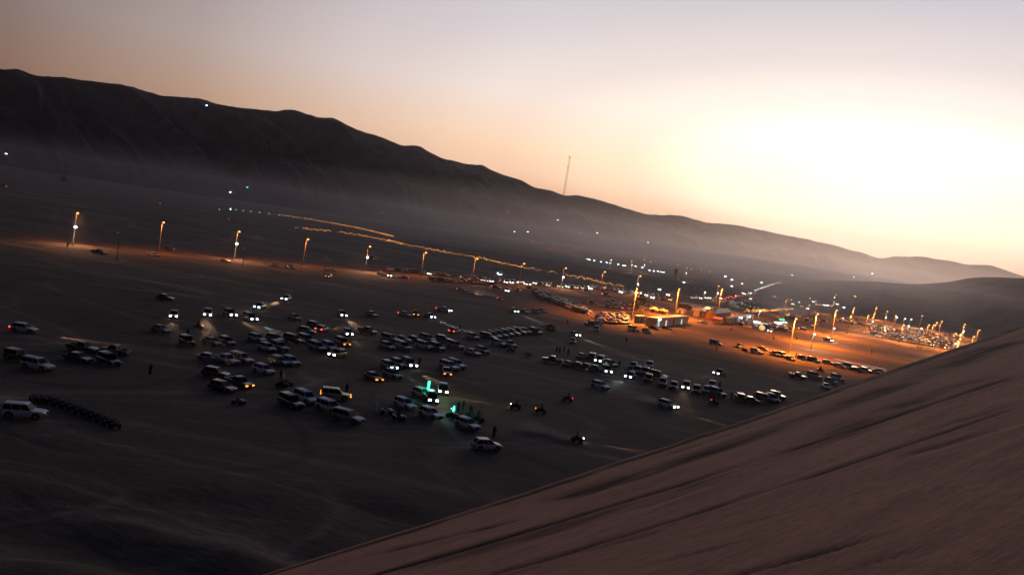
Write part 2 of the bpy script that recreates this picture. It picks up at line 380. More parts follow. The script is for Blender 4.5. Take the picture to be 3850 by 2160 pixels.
BSD = [(-1500, 1150), (0, 1350), (900, 1450), (1500, 1650), (2100, 2100), (3300, 3200), (3850, 4200), (5200, 6000)]
xs = [-1500 + 25*i for i in range(60)] + [6*i for i in range(650)] + [3900 + 25*i for i in range(52)]
cols = []
NV = 84
for x in xs:
    y = interp(SKY, x) - (3.2*ridged(x*.011, 1.7, 3) if 0 <= x <= 3900 else 0)
    D, B = interp(CRD, x), interp(BSD, x)
    c = at_depth(x, y, D); pl = Vector((c.x, c.y)); rng = pl.length; u = pl/rng; rb = rng*B/D; h = c.z
    col = []
    for k in range(NV):
        v = k/(NV - 16)
        rad = rb + (rng - rb)*v
        if v <= 1:
            z = h*(v**1.35*.9 + v*.1)
            e = math.sin(math.pi*min(1, v))**.8
            q = x*.0040*(1 + x/9000) + v*2.6 + .35*fbm(x*.0016, 4.4, 2)
            sp = ridged(q + .45*fbm(x*.004, v*2.2, 2), v*.9 + x*.0006, 4)
            z += h*e*(.25*sp + .045*ridged(q*2.7, v*.9, 2, 5) + .02*fbm(x*.012, v*4, 2)) - h*e*.09
            z = max(z, -1.5 + 4*v)
            lim = EYE.z + (h - EYE.z)*(rad/rng) - (1 - v)*h*.04
            if v < 1: z = min(z, lim)
        else:
            z = h*max(0, 1 - (v - 1)*3.2*1.1) + 3*fbm(x*.01, v*3, 2)*(v-1)
        if k == 0: z = -2
        col.append((u.x*rad, u.y*rad, z))
    cols.append(col)
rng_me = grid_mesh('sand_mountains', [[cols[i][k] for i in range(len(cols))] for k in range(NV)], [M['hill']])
mountains = mesh_obj('sand_mountains', rng_me); tag(mountains, kind='structure')

# nearer dune on the right
SK2 = [(2700, 1085), (2850, 1062), (3000, 1052), (3100, 1053), (3294, 1058), (3433, 1067), (3565, 1059), (3643, 1045), (3720, 1041), (3850, 1045), (4000, 1042), (4400, 1020), (5200, 1060)]
BS2 = [(2700, 1085), (3000, 1125), (3100, 1146), (3371, 1180), (3565, 1203), (3680, 1240), (3850, 1300), (4400, 1420), (5200, 1500)]
C2D = [(2700, 2900), (3000, 2300), (3300, 1700), (3600, 1400), (3850, 1250), (5200, 900)]
cols = []
for i in range(210):
    x = 2700 + 12*i
    c = at_depth(x, interp(SK2, x), interp(C2D, x)); b = at_z(x, interp(BS2, x)); pb = Vector((b.x, b.y)); pc = Vector((c.x, c.y))
    if pb.length > pc.length*.9: pb = pc*.9
    col = []
    for k in range(56):
        v = k/44
        p = pb + (pc - pb)*v
        if v <= 1:
            e = math.sin(math.pi*v)
            z = c.z*(v**1.15) + e*(7*ridged(x*.003 + v*1.5, v*.8, 3) + 2*fbm(x*.02, v*6, 3) - 2) * min(1, c.z/40)
            rad = p.length/pc.length
            if v < 1: z = min(z, EYE.z + (c.z - EYE.z)*rad - (1 - v)*2)
        else: z = c.z*max(0, 1 - (v-1)*3.9)
        if k == 0: z = -1
        col.append((p.x, p.y, z))
    cols.append(col)
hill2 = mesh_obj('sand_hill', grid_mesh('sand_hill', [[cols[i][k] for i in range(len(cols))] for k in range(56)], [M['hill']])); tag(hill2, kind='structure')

def bvh_of(objs):
    vs, fs = [], []
    for o in objs:
        b = len(vs); vs += [v.co.copy() for v in o.data.vertices]; fs += [tuple(i + b for i in p.vertices) for p in o.data.polygons]
    return BVHTree.FromPolygons(vs, fs)
BV = bvh_of([ground, mountains, hill2])
def hit(px, py):
    d = pix_dir(px, py).normalized(); loc, *_ = BV.ray_cast(EYE, d, 30000)
    return loc if loc is not None else at_z(px, py)
def zat(x, y):
    loc, *_ = BV.ray_cast(Vector((x, y, 900)), Vector((0, 0, -1)), 2000)
    return loc.z if loc is not None else 0.0
def heading(px, py, a):
    p = hit(px, py); e = 5.0
    a0, b0 = at_z(px - e*math.cos(R(a)), py - e*math.sin(R(a))), at_z(px + e*math.cos(R(a)), py + e*math.sin(R(a)))
    return p, math.atan2(b0.y - a0.y, b0.x - a0.x)
def zoomed(x0, y0, k): return lambda x, y: (x0 + x/k, y0 + y/k)
Z = {'a': zoomed(0, 1050, 2.409), 'b': zoomed(600, 1050, 2.409), 'c': zoomed(1200, 1050, 2.409), 'd': zoomed(1800, 1050, 2.409), 'e': zoomed(2400, 1050, 2.409),
     'f': zoomed(3000, 1000, 2.409), 'g': zoomed(0, 550, 2.409), 'h': zoomed(700, 550, 2.409), 'i': zoomed(1400, 700, 2.409), 'j': zoomed(2100, 850, 3.211),
     'k': zoomed(2600, 900, 3.211), 'l': zoomed(3100, 900, 2.58), 'm': zoomed(2280, 1120, 6.4225), 'n': zoomed(2600, 1080, 6.4225), 'p': zoomed(2750, 1300, 4.25),
     'q': zoomed(1950, 1200, 6.4225), 'r': zoomed(1500, 980, 4.293), 's': zoomed(0, 0, 1.0)}
# ------------------------------------------------------------------ vehicles (nose towards +X, origin on the ground)
def sec(x, z0, zs, z1, wb, wm, wt):
    return [(x, -wb, z0), (x, wb, z0), (x, wm, z0+.16), (x, wm, zs), (x, wt, z1), (x, -wt, z1), (x, -wm, zs), (x, -wm, z0+.16)]
def panel(mb, a, b, c, d, inset=.06, off=.014, th=.03, m=0):
    a, b, c, d = map(Vector, (a, b, c, d)); ce = (a+b+c+d)/4
    nrm = (b-a).cross(d-a).normalized()
    q = [p + (ce-p).normalized()*inset for p in (a, b, c, d)]
    o = [p + nrm*off for p in q]; i = [p - nrm*th for p in q]
    mb.add(o+i, [(0,1,2,3), (7,6,5,4), (0,4,5,1), (1,5,6,2), (2,6,7,3), (3,7,4,0)], m)
def wheel(x, y, r=.39, w=.27):
    b = MB(); s = 1 if y > 0 else -1
    b.tube((x, y - s*w, r), (x, y, r), r, n=16, m=0)
    b.tube((x, y, r), (x, y + s*.012, r), r*.62, n=12, m=1)
    b.tube((x, y + s*.012, r), (x, y + s*.02, r), r*.22, n=8, m=0)
    return b
SPEC = {
 # length, half width, hood z, roof z, cabin bottom x range, cabin top x range, clearance, wheel x
 'S': dict(L=4.95, W=.97, belt=1.14, hood=1.10, roof=1.88, cb=(-2.38, 1.02), ct=(-2.22, .38), cl=.36, wx=(-1.50, 1.48), wr=.41, tw=.80),
 'U': dict(L=4.45, W=.92, belt=1.02, hood=.98, roof=1.66, cb=(-2.12, 1.05), ct=(-1.62, .22), cl=.28, wx=(-1.32, 1.36), wr=.36, tw=.70),
 'J': dict(L=4.0, W=.92, belt=1.12, hood=1.12, roof=1.84, cb=(-1.95, .62), ct=(-1.88, .38), cl=.40, wx=(-1.22, 1.28), wr=.42, tw=.80),
 'D': dict(L=4.6, W=.90, belt=.93, hood=.86, roof=1.44, cb=(-1.72, .98), ct=(-1.05, .20), cl=.24, wx=(-1.35, 1.38), wr=.33, tw=.68),
 'P': dict(L=5.2, W=.95, belt=1.10, hood=1.08, roof=1.80, cb=(-.72, 1.10), ct=(-.55, .48), cl=.38, wx=(-1.62, 1.60), wr=.40, tw=.76),
}
def car_pieces(kind, lights):
    p = SPEC[kind]; L_, w = p['L']/2, p['W']; belt, hood = p['belt'], p['hood']; cl = p['cl']; out = []
    b = MB(); k0, k1 = p['cb']; t0, t1 = p['ct']
    st = [(-L_, .88, belt-.24), (-L_+.06, .95, belt-.10), (-L_+.3, 1, belt), (k1-.1, 1, belt), (k1+.12, .99, hood), (L_-.5, .97, hood-.05), (L_-.12, .92, hood-.14), (L_, .82, hood-.30)]
    if kind == 'P': st = [(-L_, .97, .72), (-L_+.05, 1, .74), (k0-.02, 1, .74), (k0, 1, belt)] + st[3:]
    if kind == 'D': st = [(-L_, .85, belt-.30), (-L_+.08, .93, belt-.08), (-L_+.5, .98, belt-.01), (k0+.2, 1, belt)] + st[3:]
    secs = [sec(x, cl+(.12 if abs(x) > L_-.2 else 0), z1-.13, z1, w*k*.9, w*k, w*k*.9) for x, k, z1 in st]
    b.loft(secs, 0)
    tw = p['tw']; wb = w*.90; zr = p['roof']; zt = zr-.07
    cab = [[(k0, -wb, belt-.03), (k1, -wb, belt-.03), (k1, wb, belt-.03), (k0, wb, belt-.03)], [(t0, -tw, zt), (t1, -tw, zt), (t1, tw, zt), (t0, tw, zt)]]
    b.loft(cab, 0)
    b.loft([[(t0-.03, -tw-.01, zt), (t1+.05, -tw-.01, zt), (t1+.05, tw+.01, zt), (t0-.03, tw+.01, zt)],
            [(t0+.04, -tw+.06, zr), (t1-.08, -tw+.06, zr), (t1-.08, tw-.06, zr), (t0+.04, tw-.06, zr)]], 0)
    if kind == 'P':
        for y in (-w+.05, w-.05): b.box((( -L_+k0)/2, y, .93), (k0+L_, .09, .42), 0)
        b.box((-L_+.05, 0, .93), (.09, 2*w-.1, .42), 0)
    for s in (-1, 1): b.box((k1-.12, s*(w+.09), belt+.10), (.12, .2, .16), 0)           # mirrors
    out.append(('body', b, ['paint']))
    for bx in (L_-.03, -L_+.03):
        t = MB(); t.box((bx, 0, cl+.21), (.16, w*1.72, .2), 0); out.append(('bumper', t, ['trim']))
    t = MB(); t.box((L_-.05, 0, hood-.30), (.12, w*.9, .17), 0); out.append(('grille', t, ['trim']))
    for s in (-1, 1):
        for x in p['wx']:
            t = MB(); t.tube((x, s*(w*.80), p['wr']+.03), (x, s*(w+.012), p['wr']+.03), p['wr']+.09, n=16); out.append(('wheel_arch', t, ['trim']))
        if kind == 'S': t = MB(); t.tube((t0+.2, s*(tw-.1), zr+.05), (t1-.2, s*(tw-.1), zr+.05), .025, n=5); out.append(('roof_rail', t, ['trim']))
    B = lambda x, s: (x, s*wb, belt-.03); T = lambda x, s: (x, s*tw, zt)
    g = MB(); panel(g, B(k1, -1), B(k1, 1), T(t1, 1), T(t1, -1), .07); out.append(('windscreen', g, ['glass']))
    g = MB(); panel(g, B(k0, 1), B(k0, -1), T(t0, -1), T(t0, 1), .10); out.append(('rear_window', g, ['glass']))
    cuts = {'S': (0, .34, .66, 1), 'U': (0, .36, .68, 1), 'D': (0, .5, 1), 'P': (0, .48, 1), 'J': (0, .5, 1)}[kind]
    for s in (-1, 1):
        for c0, c1 in zip(cuts[:-1], cuts[1:]):
            a, b_ = k0+(k1-k0)*c0, k0+(k1-k0)*c1; c, d = t0+(t1-t0)*c1, t0+(t1-t0)*c0
            g = MB(); q = (B(a, s), B(b_, s), T(c, s), T(d, s))
            if s > 0: q = (q[1], q[0], q[3], q[2])
            panel(g, *q, .055); out.append(('side_window', g, ['glass']))
    for s in (-1, 1):
        for x in p['wx']: out.append(('wheel', wheel(x, s*(w+.03), p['wr']), ['tyre', 'rim']))
    fl = 'H' if 'H' in lights else 'h' if 'h' in lights else 'C' if 'C' in lights else 'A' if ('A' in lights or 'a' in lights) else 'lens'
    tl = 'T' if 'T' in lights else 'A' if 'a' in lights else 'lens_red'
    hw, hh = (.44, .30) if fl in 'HCh' else (.42, .22)
    for s in (-1, 1):
        h = MB(); h.loft([[(L_-.10+dx, s*w*.68-hw/2*k, hood-.32-hh/2*k+.02), (L_-.10+dx, s*w*.68+hw/2*k, hood-.32-hh/2*k+.02), (L_-.10+dx, s*w*.68+hw/2*k, hood-.32+hh/2*k+.02), (L_-.10+dx, s*w*.68-hw/2*k, hood-.32+hh/2*k+.02)] for dx, k in ((-.12, 1), (.10, 1), (.17, .7))])
        out.append(('headlight', h, [fl]))
    for s in (-1, 1):
        h = MB(); tz = belt-.22; th = .42 if kind in 'SJP' and 'T' in lights else .26
        h.box((-L_+.02, s*w*.84, tz), (.12, .26 if tl == 'lens_red' else .36, th)); out.append(('tail_light', h, [tl]))
    return out
def quad_pieces(lights, rider=None):
    out = []; b = MB()
    b.loft([[(-.8, -.3, .62), (-.8, .3, .62), (-.8, .3, .78), (-.8, -.3, .78)], [(-.2, -.16, .5), (-.2, .16, .5), (-.2, .16, .8), (-.2, -.16, .8)],
            [(.35, -.2, .5), (.35, .2, .5), (.35, .16, .92), (.35, -.16, .92)], [(.85, -.32, .55), (.85, .32, .55), (.85, .3, .78), (.85, -.3, .78)], [(1.0, -.2, .5), (1.0, .2, .5), (1.0, .18, .7), (1.0, -.18, .7)]], 0)
    for x in (-.62, .66):
        for s in (-1, 1): b.box((x, s*.42, .70), (.62, .34, .06), 0)
    b.box((0, 0, .38), (1.3, .4, .2), 0)
    out.append(('body', b, ['paint']))
    b = MB(); b.box((-.25, 0, .87), (.75, .3, .12), taper=.8); out.append(('seat', b, ['trim']))
    b = MB(); b.tube((.35, 0, .9), (.28, 0, 1.12), .03); b.tube((.25, -.4, 1.14), (.25, .4, 1.14), .025); out.append(('handlebar', b, ['trim']))
    for x in (-.75, .8): 
        b = MB(); b.box((x+.27, 0, .80), (.03, .54, .03)); b.box((x-.27, 0, .80), (.03, .54, .03))
        for y in (-.25, 0, .25): b.tube((x-.28, y, .80), (x+.28, y, .80), .014, n=5)
        out.append(('rack', b, ['trim']))
    for s in (-1, 1):
        for x in (-.62, .66): out.append(('wheel', wheel(x, s*.60, .30, .26), ['tyre', 'trim']))
    fl = 'H' if 'H' in lights else 'A' if 'A' in lights else 'lens_dark'
    b = MB(); b.ball((1.0, 0, .72), .15, sc=(.6, 1.6, 1)); out.append(('headlight', b, [fl]))
    b = MB(); b.box((-.86, 0, .70), (.08, .42, .14 if 'T' not in lights else .26)); out.append(('tail_light', b, ['T' if 'T' in lights else 'lens_red']))
    return out
PAINT = dict(w='paint_white', s='paint_silver', g='paint_grey', k='paint_black', r='paint_red', t='paint_tan', b='paint_blue', y='paint_gold')
_proto = {}
def build_car(kind, col, lights, hi):
    """first call of a kind builds it, later ones copy the thing and each of its parts"""
    kl = ''.join(c for c in lights if c in 'HhCATa')
    key = (kind, col, kl, hi)
    nm = {'S': 'parked_car', 'U': 'parked_car', 'J': 'parked_car', 'D': 'parked_car', 'P': 'pickup_truck', 'Q': 'quad_bike'}[kind]
    if key not in _proto:
        pcs = quad_pieces(kl) if kind == 'Q' else car_pieces(kind, kl)
        res = []
        if hi:
            for n_, mb, mk in pcs: res.append((n_, mb.mesh(n_, [M[('trim' if kind == 'Q' and col in 'kg' else PAINT[col]) if k == 'paint' else k] for k in mk], sm=(n_ in ('body', 'wheel')))))
        else:
            mats_, al = [], MB()
            for n_, mb, mk in pcs:
                mp = []
                for k in mk:
                    k = PAINT[col] if k == 'paint' else k
                    if k not in mats_: mats_.append(k)
                    mp.append(mats_.index(k))
                o = len(al.v); al.v += mb.v; al.f += [tuple(i+o for i in f) for f in mb.f]; al.m += [mp[i] for i in mb.m]
            res = al
            res = (al, mats_, al.mesh(nm, [M[k] for k in mats_], sm=True))
        _proto[key] = res
        first = True
    res = _proto[key]
    if isinstance(res, list):
        if not hasattr(build_car, 'roots'): build_car.roots = {}
        if key not in build_car.roots:
            root = empty(nm, (0, 0, 0))
            for n_, me in res: mesh_obj(n_, me, root)
            build_car.roots[key] = (root, list(root.children)); return root
        root, kids = build_car.roots[key]
        r = root.copy(); COL.objects.link(r)
        for k in ('label', 'category', 'group'):
            if k in r: del r[k]
        for ch in kids:
            if ch.type != 'MESH': continue
            c = ch.copy(); COL.objects.link(c); c.parent = r
        return r
    return mesh_obj(nm, res[2])
BEAM_W = 9000
def beam(root, kind, lights, power=1.0):
    ld = bpy.data.lights.new('headlight_beam', 'SPOT'); ld.energy = BEAM_W*power; ld.spot_size = R(20); ld.spot_blend = .8; ld.shadow_soft_size = .25
    ld.color = (1, .62, .34) if 'C' not in lights else (.75, .95, 1)
    o = bpy.data.objects.new('headlight_beam', ld); COL.objects.link(o); o.parent = root
    o.location = (2.62 if kind != 'Q' else 1.15, 0, .85); o.rotation_euler = (0, R(-90+4.0), 0)
    o.rotation_euler = (Vector((1, 0, -.055))).to_track_quat('-Z', 'Y').to_euler()
    return o

# zone, x, y (ground under the car, in that zone's photo crop), nose angle on the photo, kind, colour, lights, label
CARS = [
('a',215,475,8,'S','w','Tb','white wagon with red tail lights at the left edge, long beam ahead of it'),
('a',338,815,12,'S','w','','white boxy wagon parked alone near the left edge below the one with red tail lights'),
('a',158,735,12,'J','k','','black car half hidden behind the tail of the white boxy wagon at left'),
('a',215,1248,4,'S','w','','large pale wagon in the bottom left corner beside the row of quad bikes'),
('a',745,652,10,'P','g','','dark pickup at the back of the cluster of four near the left edge'),
('a',705,738,12,'D','k','','black saloon at the front left of the cluster of four near the left edge'),
('a',980,768,22,'S','k','','long black wagon with a shiny bumper at the front right of the cluster of four'),
('a',1038,680,190,'P','s','','grey pickup at the back right of the cluster of four, cab to the left'),
('a',1455,475,15,'D','s','','silver saloon alone on open sand left of the black open jeep'),
('a',1570,345,102,'S','w','H','white wagon head on with two weak headlights, leftmost of the upper driving cars'),
('a',1495,182,10,'D','k','','small dark saloon alone high on the left sand flat'),
('a',1878,335,100,'S','w','Hb','white wagon head on with a pair of blazing headlights'),
('a',1690,592,25,'J','k','','black jeep with a rider standing in it, right of the silver saloon'),
('b',475,588,18,'D','s','','silver hatchback parked left of the dark wagon behind the black jeep'),
('b',605,590,22,'S','k','','dark wagon parked right beside the silver hatchback'),
('b',632,335,24,'S','s','Hb','silver wagon with one bright headlight driving right, beside the head on white wagon'),
('b',815,372,22,'S','k','Cb','black car seen only by its cyan headlights and pale beam'),
('b',905,265,168,'S','g','C','grey wagon facing left with two cyan white headlights'),
('b',1145,190,166,'S','w','Hb','white wagon facing left with two bright headlights, topmost on the sand flat'),
('b',1222,362,20,'D','s','','silver saloon alone between the cyan headlights and the driving silver wagon'),
('b',1650,335,32,'S','s','Hb','silver wagon driving right with twin headlights and a beam, above the red tail lights'),
('c',475,332,18,'D','k','','small black saloon alone right of the silver wagon with the beam'),
('b',1330,490,10,'S','s','','silver wagon parked left of the car with two red tail lights'),
('b',1405,440,12,'S','g','','grey wagon roof showing behind the silver one at the red tail lights'),
('b',1470,470,-12,'S','w','Tb','white wagon seen from behind with two round red tail lights'),
('b',1700,505,38,'S','w','H','white wagon with four bright front lamps turning towards the viewer'),
('c',438,490,14,'P','g','','grey pickup with square cab right of the four lamp wagon'),
('b',880,560,16,'S','w','','white wagon, back left of the cluster of four white cars'),
('b',1040,560,16,'S','k','','black wagon behind the cluster of white cars'),
('b',970,645,20,'S','w','','white wagon, front left of the cluster of four white cars'),
('b',1078,640,20,'S','s','','silver wagon, front right of the cluster of four white cars'),
('b',1212,572,14,'S','r','','maroon wagon behind the silver cars in the middle of the left field'),
('b',1325,572,18,'S','g','','dark grey wagon right of the maroon one'),
('b',1425,642,22,'S','s','','silver wagon left of the white one above the gold car'),
('b',1532,640,24,'S','w','','white wagon just above the gold car with headlights'),
('b',1650,598,24,'S','r','A','dark red wagon with an amber front light above the gold car'),
('b',1610,700,172,'S','y','H','gold wagon facing left with two warm headlights'),
('b',445,735,10,'D','b','','bluish saloon at the left end of the row with the white pickup'),
('b',600,758,16,'P','w','','white pickup in front of the tan striped wagon'),
('b',735,752,16,'S','t','','pale wagon parked just right of the white pickup'),
('b',1085,770,17,'S','s','','silver wagon, left one of the pair in front of a glowing patch of sand'),
('b',1185,770,22,'S','w','','white wagon, right one of the pair in front of a glowing patch of sand'),
('b',940,850,18,'S','w','','white wagon alone above the dark figures with quad bikes'),
('b',505,880,10,'S','r','','maroon boxy van behind the white roofed wagon'),
('b',715,972,18,'P','k','A','black pickup with a small amber light right of the maroon van'),
('b',565,1010,14,'S','k','','black wagon with a pale roof in front of the maroon van'),
('b',1188,1150,24,'S','k','','black wagon left of the three white ones in a slanting row'),
('b',1320,1112,24,'S','w','','white wagon, uppermost of the three white ones in a slanting row'),
('b',1590,1082,6,'S','t','a','tan wagon with three amber lights, broadside'),
('b',1535,1198,20,'S','w','','white wagon, middle of the three in a slanting row'),
('b',1700,1288,15,'S','s','','silver wagon with dark sides, lowest of the three in a slanting row'),
('c',487,908,24,'D','r','A','dark red saloon with one amber front light'),
('c',628,808,24,'S','k','C','black wagon with two cyan headlights'),
('c',712,788,22,'S','g','','grey wagon between the cyan and the white headlights'),
('c',808,790,28,'S','s','Hb','silver wagon with two white headlights lighting the rippled sand'),
('c',662,888,20,'S','s','','silver wagon parked below the black one with cyan headlights'),
('c',1172,815,18,'S','w','','white wagon, front one of the white pair above the amber tail lights'),
('c',1238,800,18,'S','w','','white wagon, rear one of the white pair above the amber tail lights'),
('c',1150,860,60,'D','k','A','black car with two amber lights in front of the white pair'),
('c',930,1065,20,'S','w','','white wagon with green lights on its bonnet'),
('c',1015,1112,60,'J','k','C','black jeep with stacked cyan lamps under the green light bar'),
('c',1115,1035,80,'J','k','H','black car seen only by a joined pair of white headlights'),
('c',770,1160,22,'S','w','','white wagon left of the green lit cars'),
('c',1003,1248,20,'S','w','','white wagon below the green and cyan lamps'),
('c',1335,1345,20,'S','w','','white wagon beside the crowd of riders, teal glow behind'),
('s',1828,1688,2,'S','w','','white wagon seen from its rear quarter, alone and lowest on the sand'),
('c',640,562,14,'S','s','','silver wagon at the back left of the middle cluster'),
('c',755,560,12,'D','s','','silver saloon, second at the back of the middle cluster'),
('c',612,628,20,'S','s','','silver wagon at the front left of the middle cluster'),
('c',762,635,24,'S','g','','dark grey wagon at the front of the middle cluster beside the silver one'),
('c',862,562,12,'D','g','','grey saloon, third at the back of the middle cluster'),
('c',978,560,16,'S','s','','silver wagon with a lit bonnet in the middle cluster'),
('c',1120,560,10,'S','b','','bluish wagon at the back right of the middle cluster'),
('c',950,628,16,'S','w','','white wagon at the front centre of the middle cluster'),
('c',1062,640,20,'S','g','','dark grey wagon at the front centre of the middle cluster'),
('c',1232,625,18,'S','s','','silver wagon at the front right of the middle cluster'),
('c',1388,538,18,'S','b','','bluish wagon alone below the car with red tail lights and a rider'),
('c',1385,680,16,'D','w','','white saloon, left one of the pair right of the middle cluster'),
('c',1475,665,20,'S','s','','silver wagon, right one of the pair right of the middle cluster'),
('c',1530,542,12,'S','g','','grey wagon, first from the left in the curved line of cars'),
('c',1580,528,14,'S','s','','silver wagon, second from the left in the curved line of cars'),
('c',1638,520,14,'S','s','','silver wagon, third from the left in the curved line of cars'),
('c',1692,510,14,'S','g','','grey wagon, fourth from the left in the curved line of cars'),
('c',1745,502,12,'S','b','','bluish wagon, fifth from the left in the curved line of cars'),
('c',1805,492,12,'S','g','','grey wagon, sixth from the left in the curved line of cars'),
('c',1860,486,14,'S','s','','silver wagon, seventh from the left in the curved line of cars'),
('d',512,492,16,'S','k','','black wagon at the right end of the curved line of cars'),
('c',1622,598,14,'S','w','','white wagon at the back of the white pickup with a pale grille'),
('c',1722,610,20,'P','w','','white pickup with a pale grille in front of the curved line'),
('c',1225,485,-8,'S','w','Tb','white wagon with red tail lights and a figure standing beside it, kicking up dust'),
('c',780,332,14,'D','s','T','silver saloon with a red light left of the dark truck with amber lights'),
('c',868,330,60,'P','r','A','dark maroon truck with stacked amber lights'),
('c',1000,345,20,'D','k','Cb','black saloon with one cyan headlight right of the amber lights'),
('c',1128,292,12,'P','w','TH','white pickup with a red tail light and a lit front corner'),
('c',1295,105,12,'D','s','Tb','silver saloon far off with two red tail lights and a beam'),
('c',1650,190,20,'D','r','T','dark red saloon with glowing tail lights raising dust'),
('c',1605,82,10,'D','r','T','red lit car on the far sand, above the raised dust'),
('c',1708,115,165,'S','k','H','black car with a round pair of warm headlights far off'),
('c',1800,112,165,'S','g','','grey wagon right of the round pair of warm headlights'),
('d',318,298,20,'S','k','Cb','black wagon with one cyan headlight and a pale beam'),
('d',415,302,18,'D','k','','black saloon just right of the cyan headlight'),
('d',515,305,18,'S','s','','silver wagon, front one of the pair right of the cyan headlight'),
('d',578,295,18,'D','g','','dark grey saloon, rear one of the pair right of the cyan headlight'),
('d',868,508,20,'D','g','Hb','grey saloon with a joined pair of warm headlights'),
('d',850,575,98,'D','s','','silver saloon head on, just below the joined pair of warm headlights'),
('d',930,712,-12,'D','w','','white saloon with a lit rear at the left of the ring of cars'),
('d',1022,720,-60,'S','g','','dark wagon with a pale roof next to the white saloon'),
('d',1092,752,155,'S','b','C','bluish wagon facing left with two white headlights'),
('d',1190,785,20,'S','k','','black wagon right of the bluish one with headlights'),
('d',662,752,190,'P','k','','black pickup with a pale roof at the left end of the long parked row'),
('d',812,785,-8,'D','s','','silver saloon with a lit rear, second in the long parked row'),
('d',908,800,12,'D','g','','grey saloon, third in the long parked row'),
('d',985,812,12,'D','s','','silver saloon, fourth in the long parked row'),
('d',1062,828,14,'D','g','','dark saloon, fifth in the long parked row'),
('d',1152,845,40,'S','g','C','grey wagon with two blue white headlights ending the long parked row'),
('d',1395,805,150,'S','s','','silver wagon, topmost of the stepped group of five'),
('d',1428,850,150,'S','s','','silver wagon, second of the stepped group of five'),
('d',1502,862,140,'S','s','','silver wagon, rightmost of the stepped group of five'),
('d',1540,802,110,'S','w','','white wagon with a bright roof alone above the stepped group'),
('d',1370,895,160,'S','s','C','silver wagon with a cyan headlight at its left'),
('d',1532,925,105,'J','k','','small black jeep head on with a pale roof'),
('d',1622,892,14,'S','r','','reddish wagon behind the head on silver car'),
('d',1660,962,102,'S','s','','silver wagon head on below the reddish one'),
('d',1762,988,100,'S','g','','grey wagon head on left of the warm headlights'),
('d',1872,992,105,'S','w','H','white wagon head on with three blazing warm headlights'),
('d',1095,985,17,'S','w','','white wagon alone in the middle of the dark sand, seen broadside'),
('d',1705,1160,17,'S','w','Hb','white wagon driving right with a lit bumper, beam on the sand'),
('e',735,868,174,'P','s','H','silver pickup facing left with one warm headlight'),
('e',520,1028,100,'S','s','','silver wagon head on right of the blazing warm headlights'),
('e',618,1028,110,'S','g','','dark wagon with a lit front edge left of the bluish wagon'),
('e',662,985,110,'S','w','','white wagon with a bright roof behind the bluish wagon'),
('e',712,1050,20,'S','b','','bluish wagon broadside right of the head on cars'),
('e',915,1092,-130,'J','k','','black jeep with a pale boxy roof'),
('e',1022,1115,10,'D','k','','black low saloon right of the pale roofed jeep'),
('e',1145,1102,14,'S','b','','dark bluish wagon beside the dune edge'),
('e',1212,1106,30,'S','s','','silver wagon with a pale bonnet beside the dune edge'),
('e',1258,1080,14,'J','k','','black jeep with a flat white roof at the dune edge'),
('e',1440,892,14,'P','k','','black pickup, leftmost of the group by the dune edge'),
('e',1592,892,16,'S','s','','silver wagon, second of the group by the dune edge'),
('e',1745,940,18,'S','s','','silver wagon in front of the group by the dune edge'),
('e',1800,912,18,'S','w','','white wagon behind the group by the dune edge'),
('e',1695,985,40,'D','b','','white and blue saloon lowest of the group by the dune edge'),
('e',700,592,14,'S','k','','black wagon alone on the orange lit verge'),
('e',912,618,172,'S','s','','silver wagon facing left on the orange lit verge'),
('e',1072,672,14,'S','w','','white wagon on the verge right of the dark buggy'),
('e',1130,640,14,'D','t','','tan saloon behind the white wagon on the verge'),
('e',1232,690,20,'P','k','T','black pickup with red tail lights, first of the dark cars on the verge'),
('e',1300,702,18,'S','k','T','black wagon with a red light right of the one with red tail lights'),
('e',1370,728,18,'D','k','','black saloon, third of the dark cars on the verge'),
('e',1488,728,14,'S','k','','black wagon, left of the joined pair on the verge'),
('e',1585,748,14,'S','k','','black wagon, right of the joined pair on the verge'),
('e',1712,768,10,'S','s','T','silver wagon with a tall red light on the verge'),
('e',1820,800,12,'S','w','','white wagon right of the tall red light on the verge'),
('f',462,922,12,'S','g','','grey wagon, third from the tall red light on the verge'),
('f',505,948,12,'D','k','','black saloon at the end of the verge by the dune'),
('f',538,952,12,'D','t','','orange lit saloon at the end of the verge by the dune'),
('f',615,962,12,'J','k','','black jeep with a white roof at the end of the verge by the dune'),
('f',690,968,10,'D','w','','white saloon just above the dune edge'),
('f',738,962,10,'D','s','','silver saloon, last one before the dune edge'),
('e',1715,560,14,'P','k','Hb','black pickup driving right on the orange lit ground with headlights on'),
('e',578,395,186,'D','w','','white saloon facing left in front of the orange hut'),
('e',702,408,186,'D','s','','silver saloon parked below the orange hut'),
('e',1195,478,165,'S','w','H','white wagon with two headlights in front of the lit stalls'),
('e',1315,470,190,'S','r','','dark red wagon right of the two headlights by the stalls'),
('e',1480,460,190,'S','k','','black wagon behind the near lamp post'),
('e',1668,385,190,'S','g','TA','patrol wagon with amber and red flashing lights'),
('e',1605,435,190,'P','k','','black pickup between the two lamp posts'),
('j',900,1262,16,'S','w','','white wagon on the orange ground in front of the cabin'),
('j',1060,1285,20,'S','k','','black wagon in front of the cabin, right of the white one'),
('j',1152,1245,12,'D','r','','dark red saloon close to the lit cabin doors'),
('j',1300,1245,14,'D','k','','black saloon right of the dark red one by the cabin'),
('j',385,1195,184,'P','k','','black pickup with its bed on the left at the edge of the light'),
('j',475,1195,20,'S','r','','maroon wagon with a lit roof at the edge of the light'),
('j',455,1268,98,'S','s','','silver wagon head on just below the edge of the light'),
('j',250,1042,10,'S','s','H','silver wagon with one warm light on the lit sand'),
('j',770,1075,165,'S','g','H','grey wagon with a pair of white headlights among the white cars'),
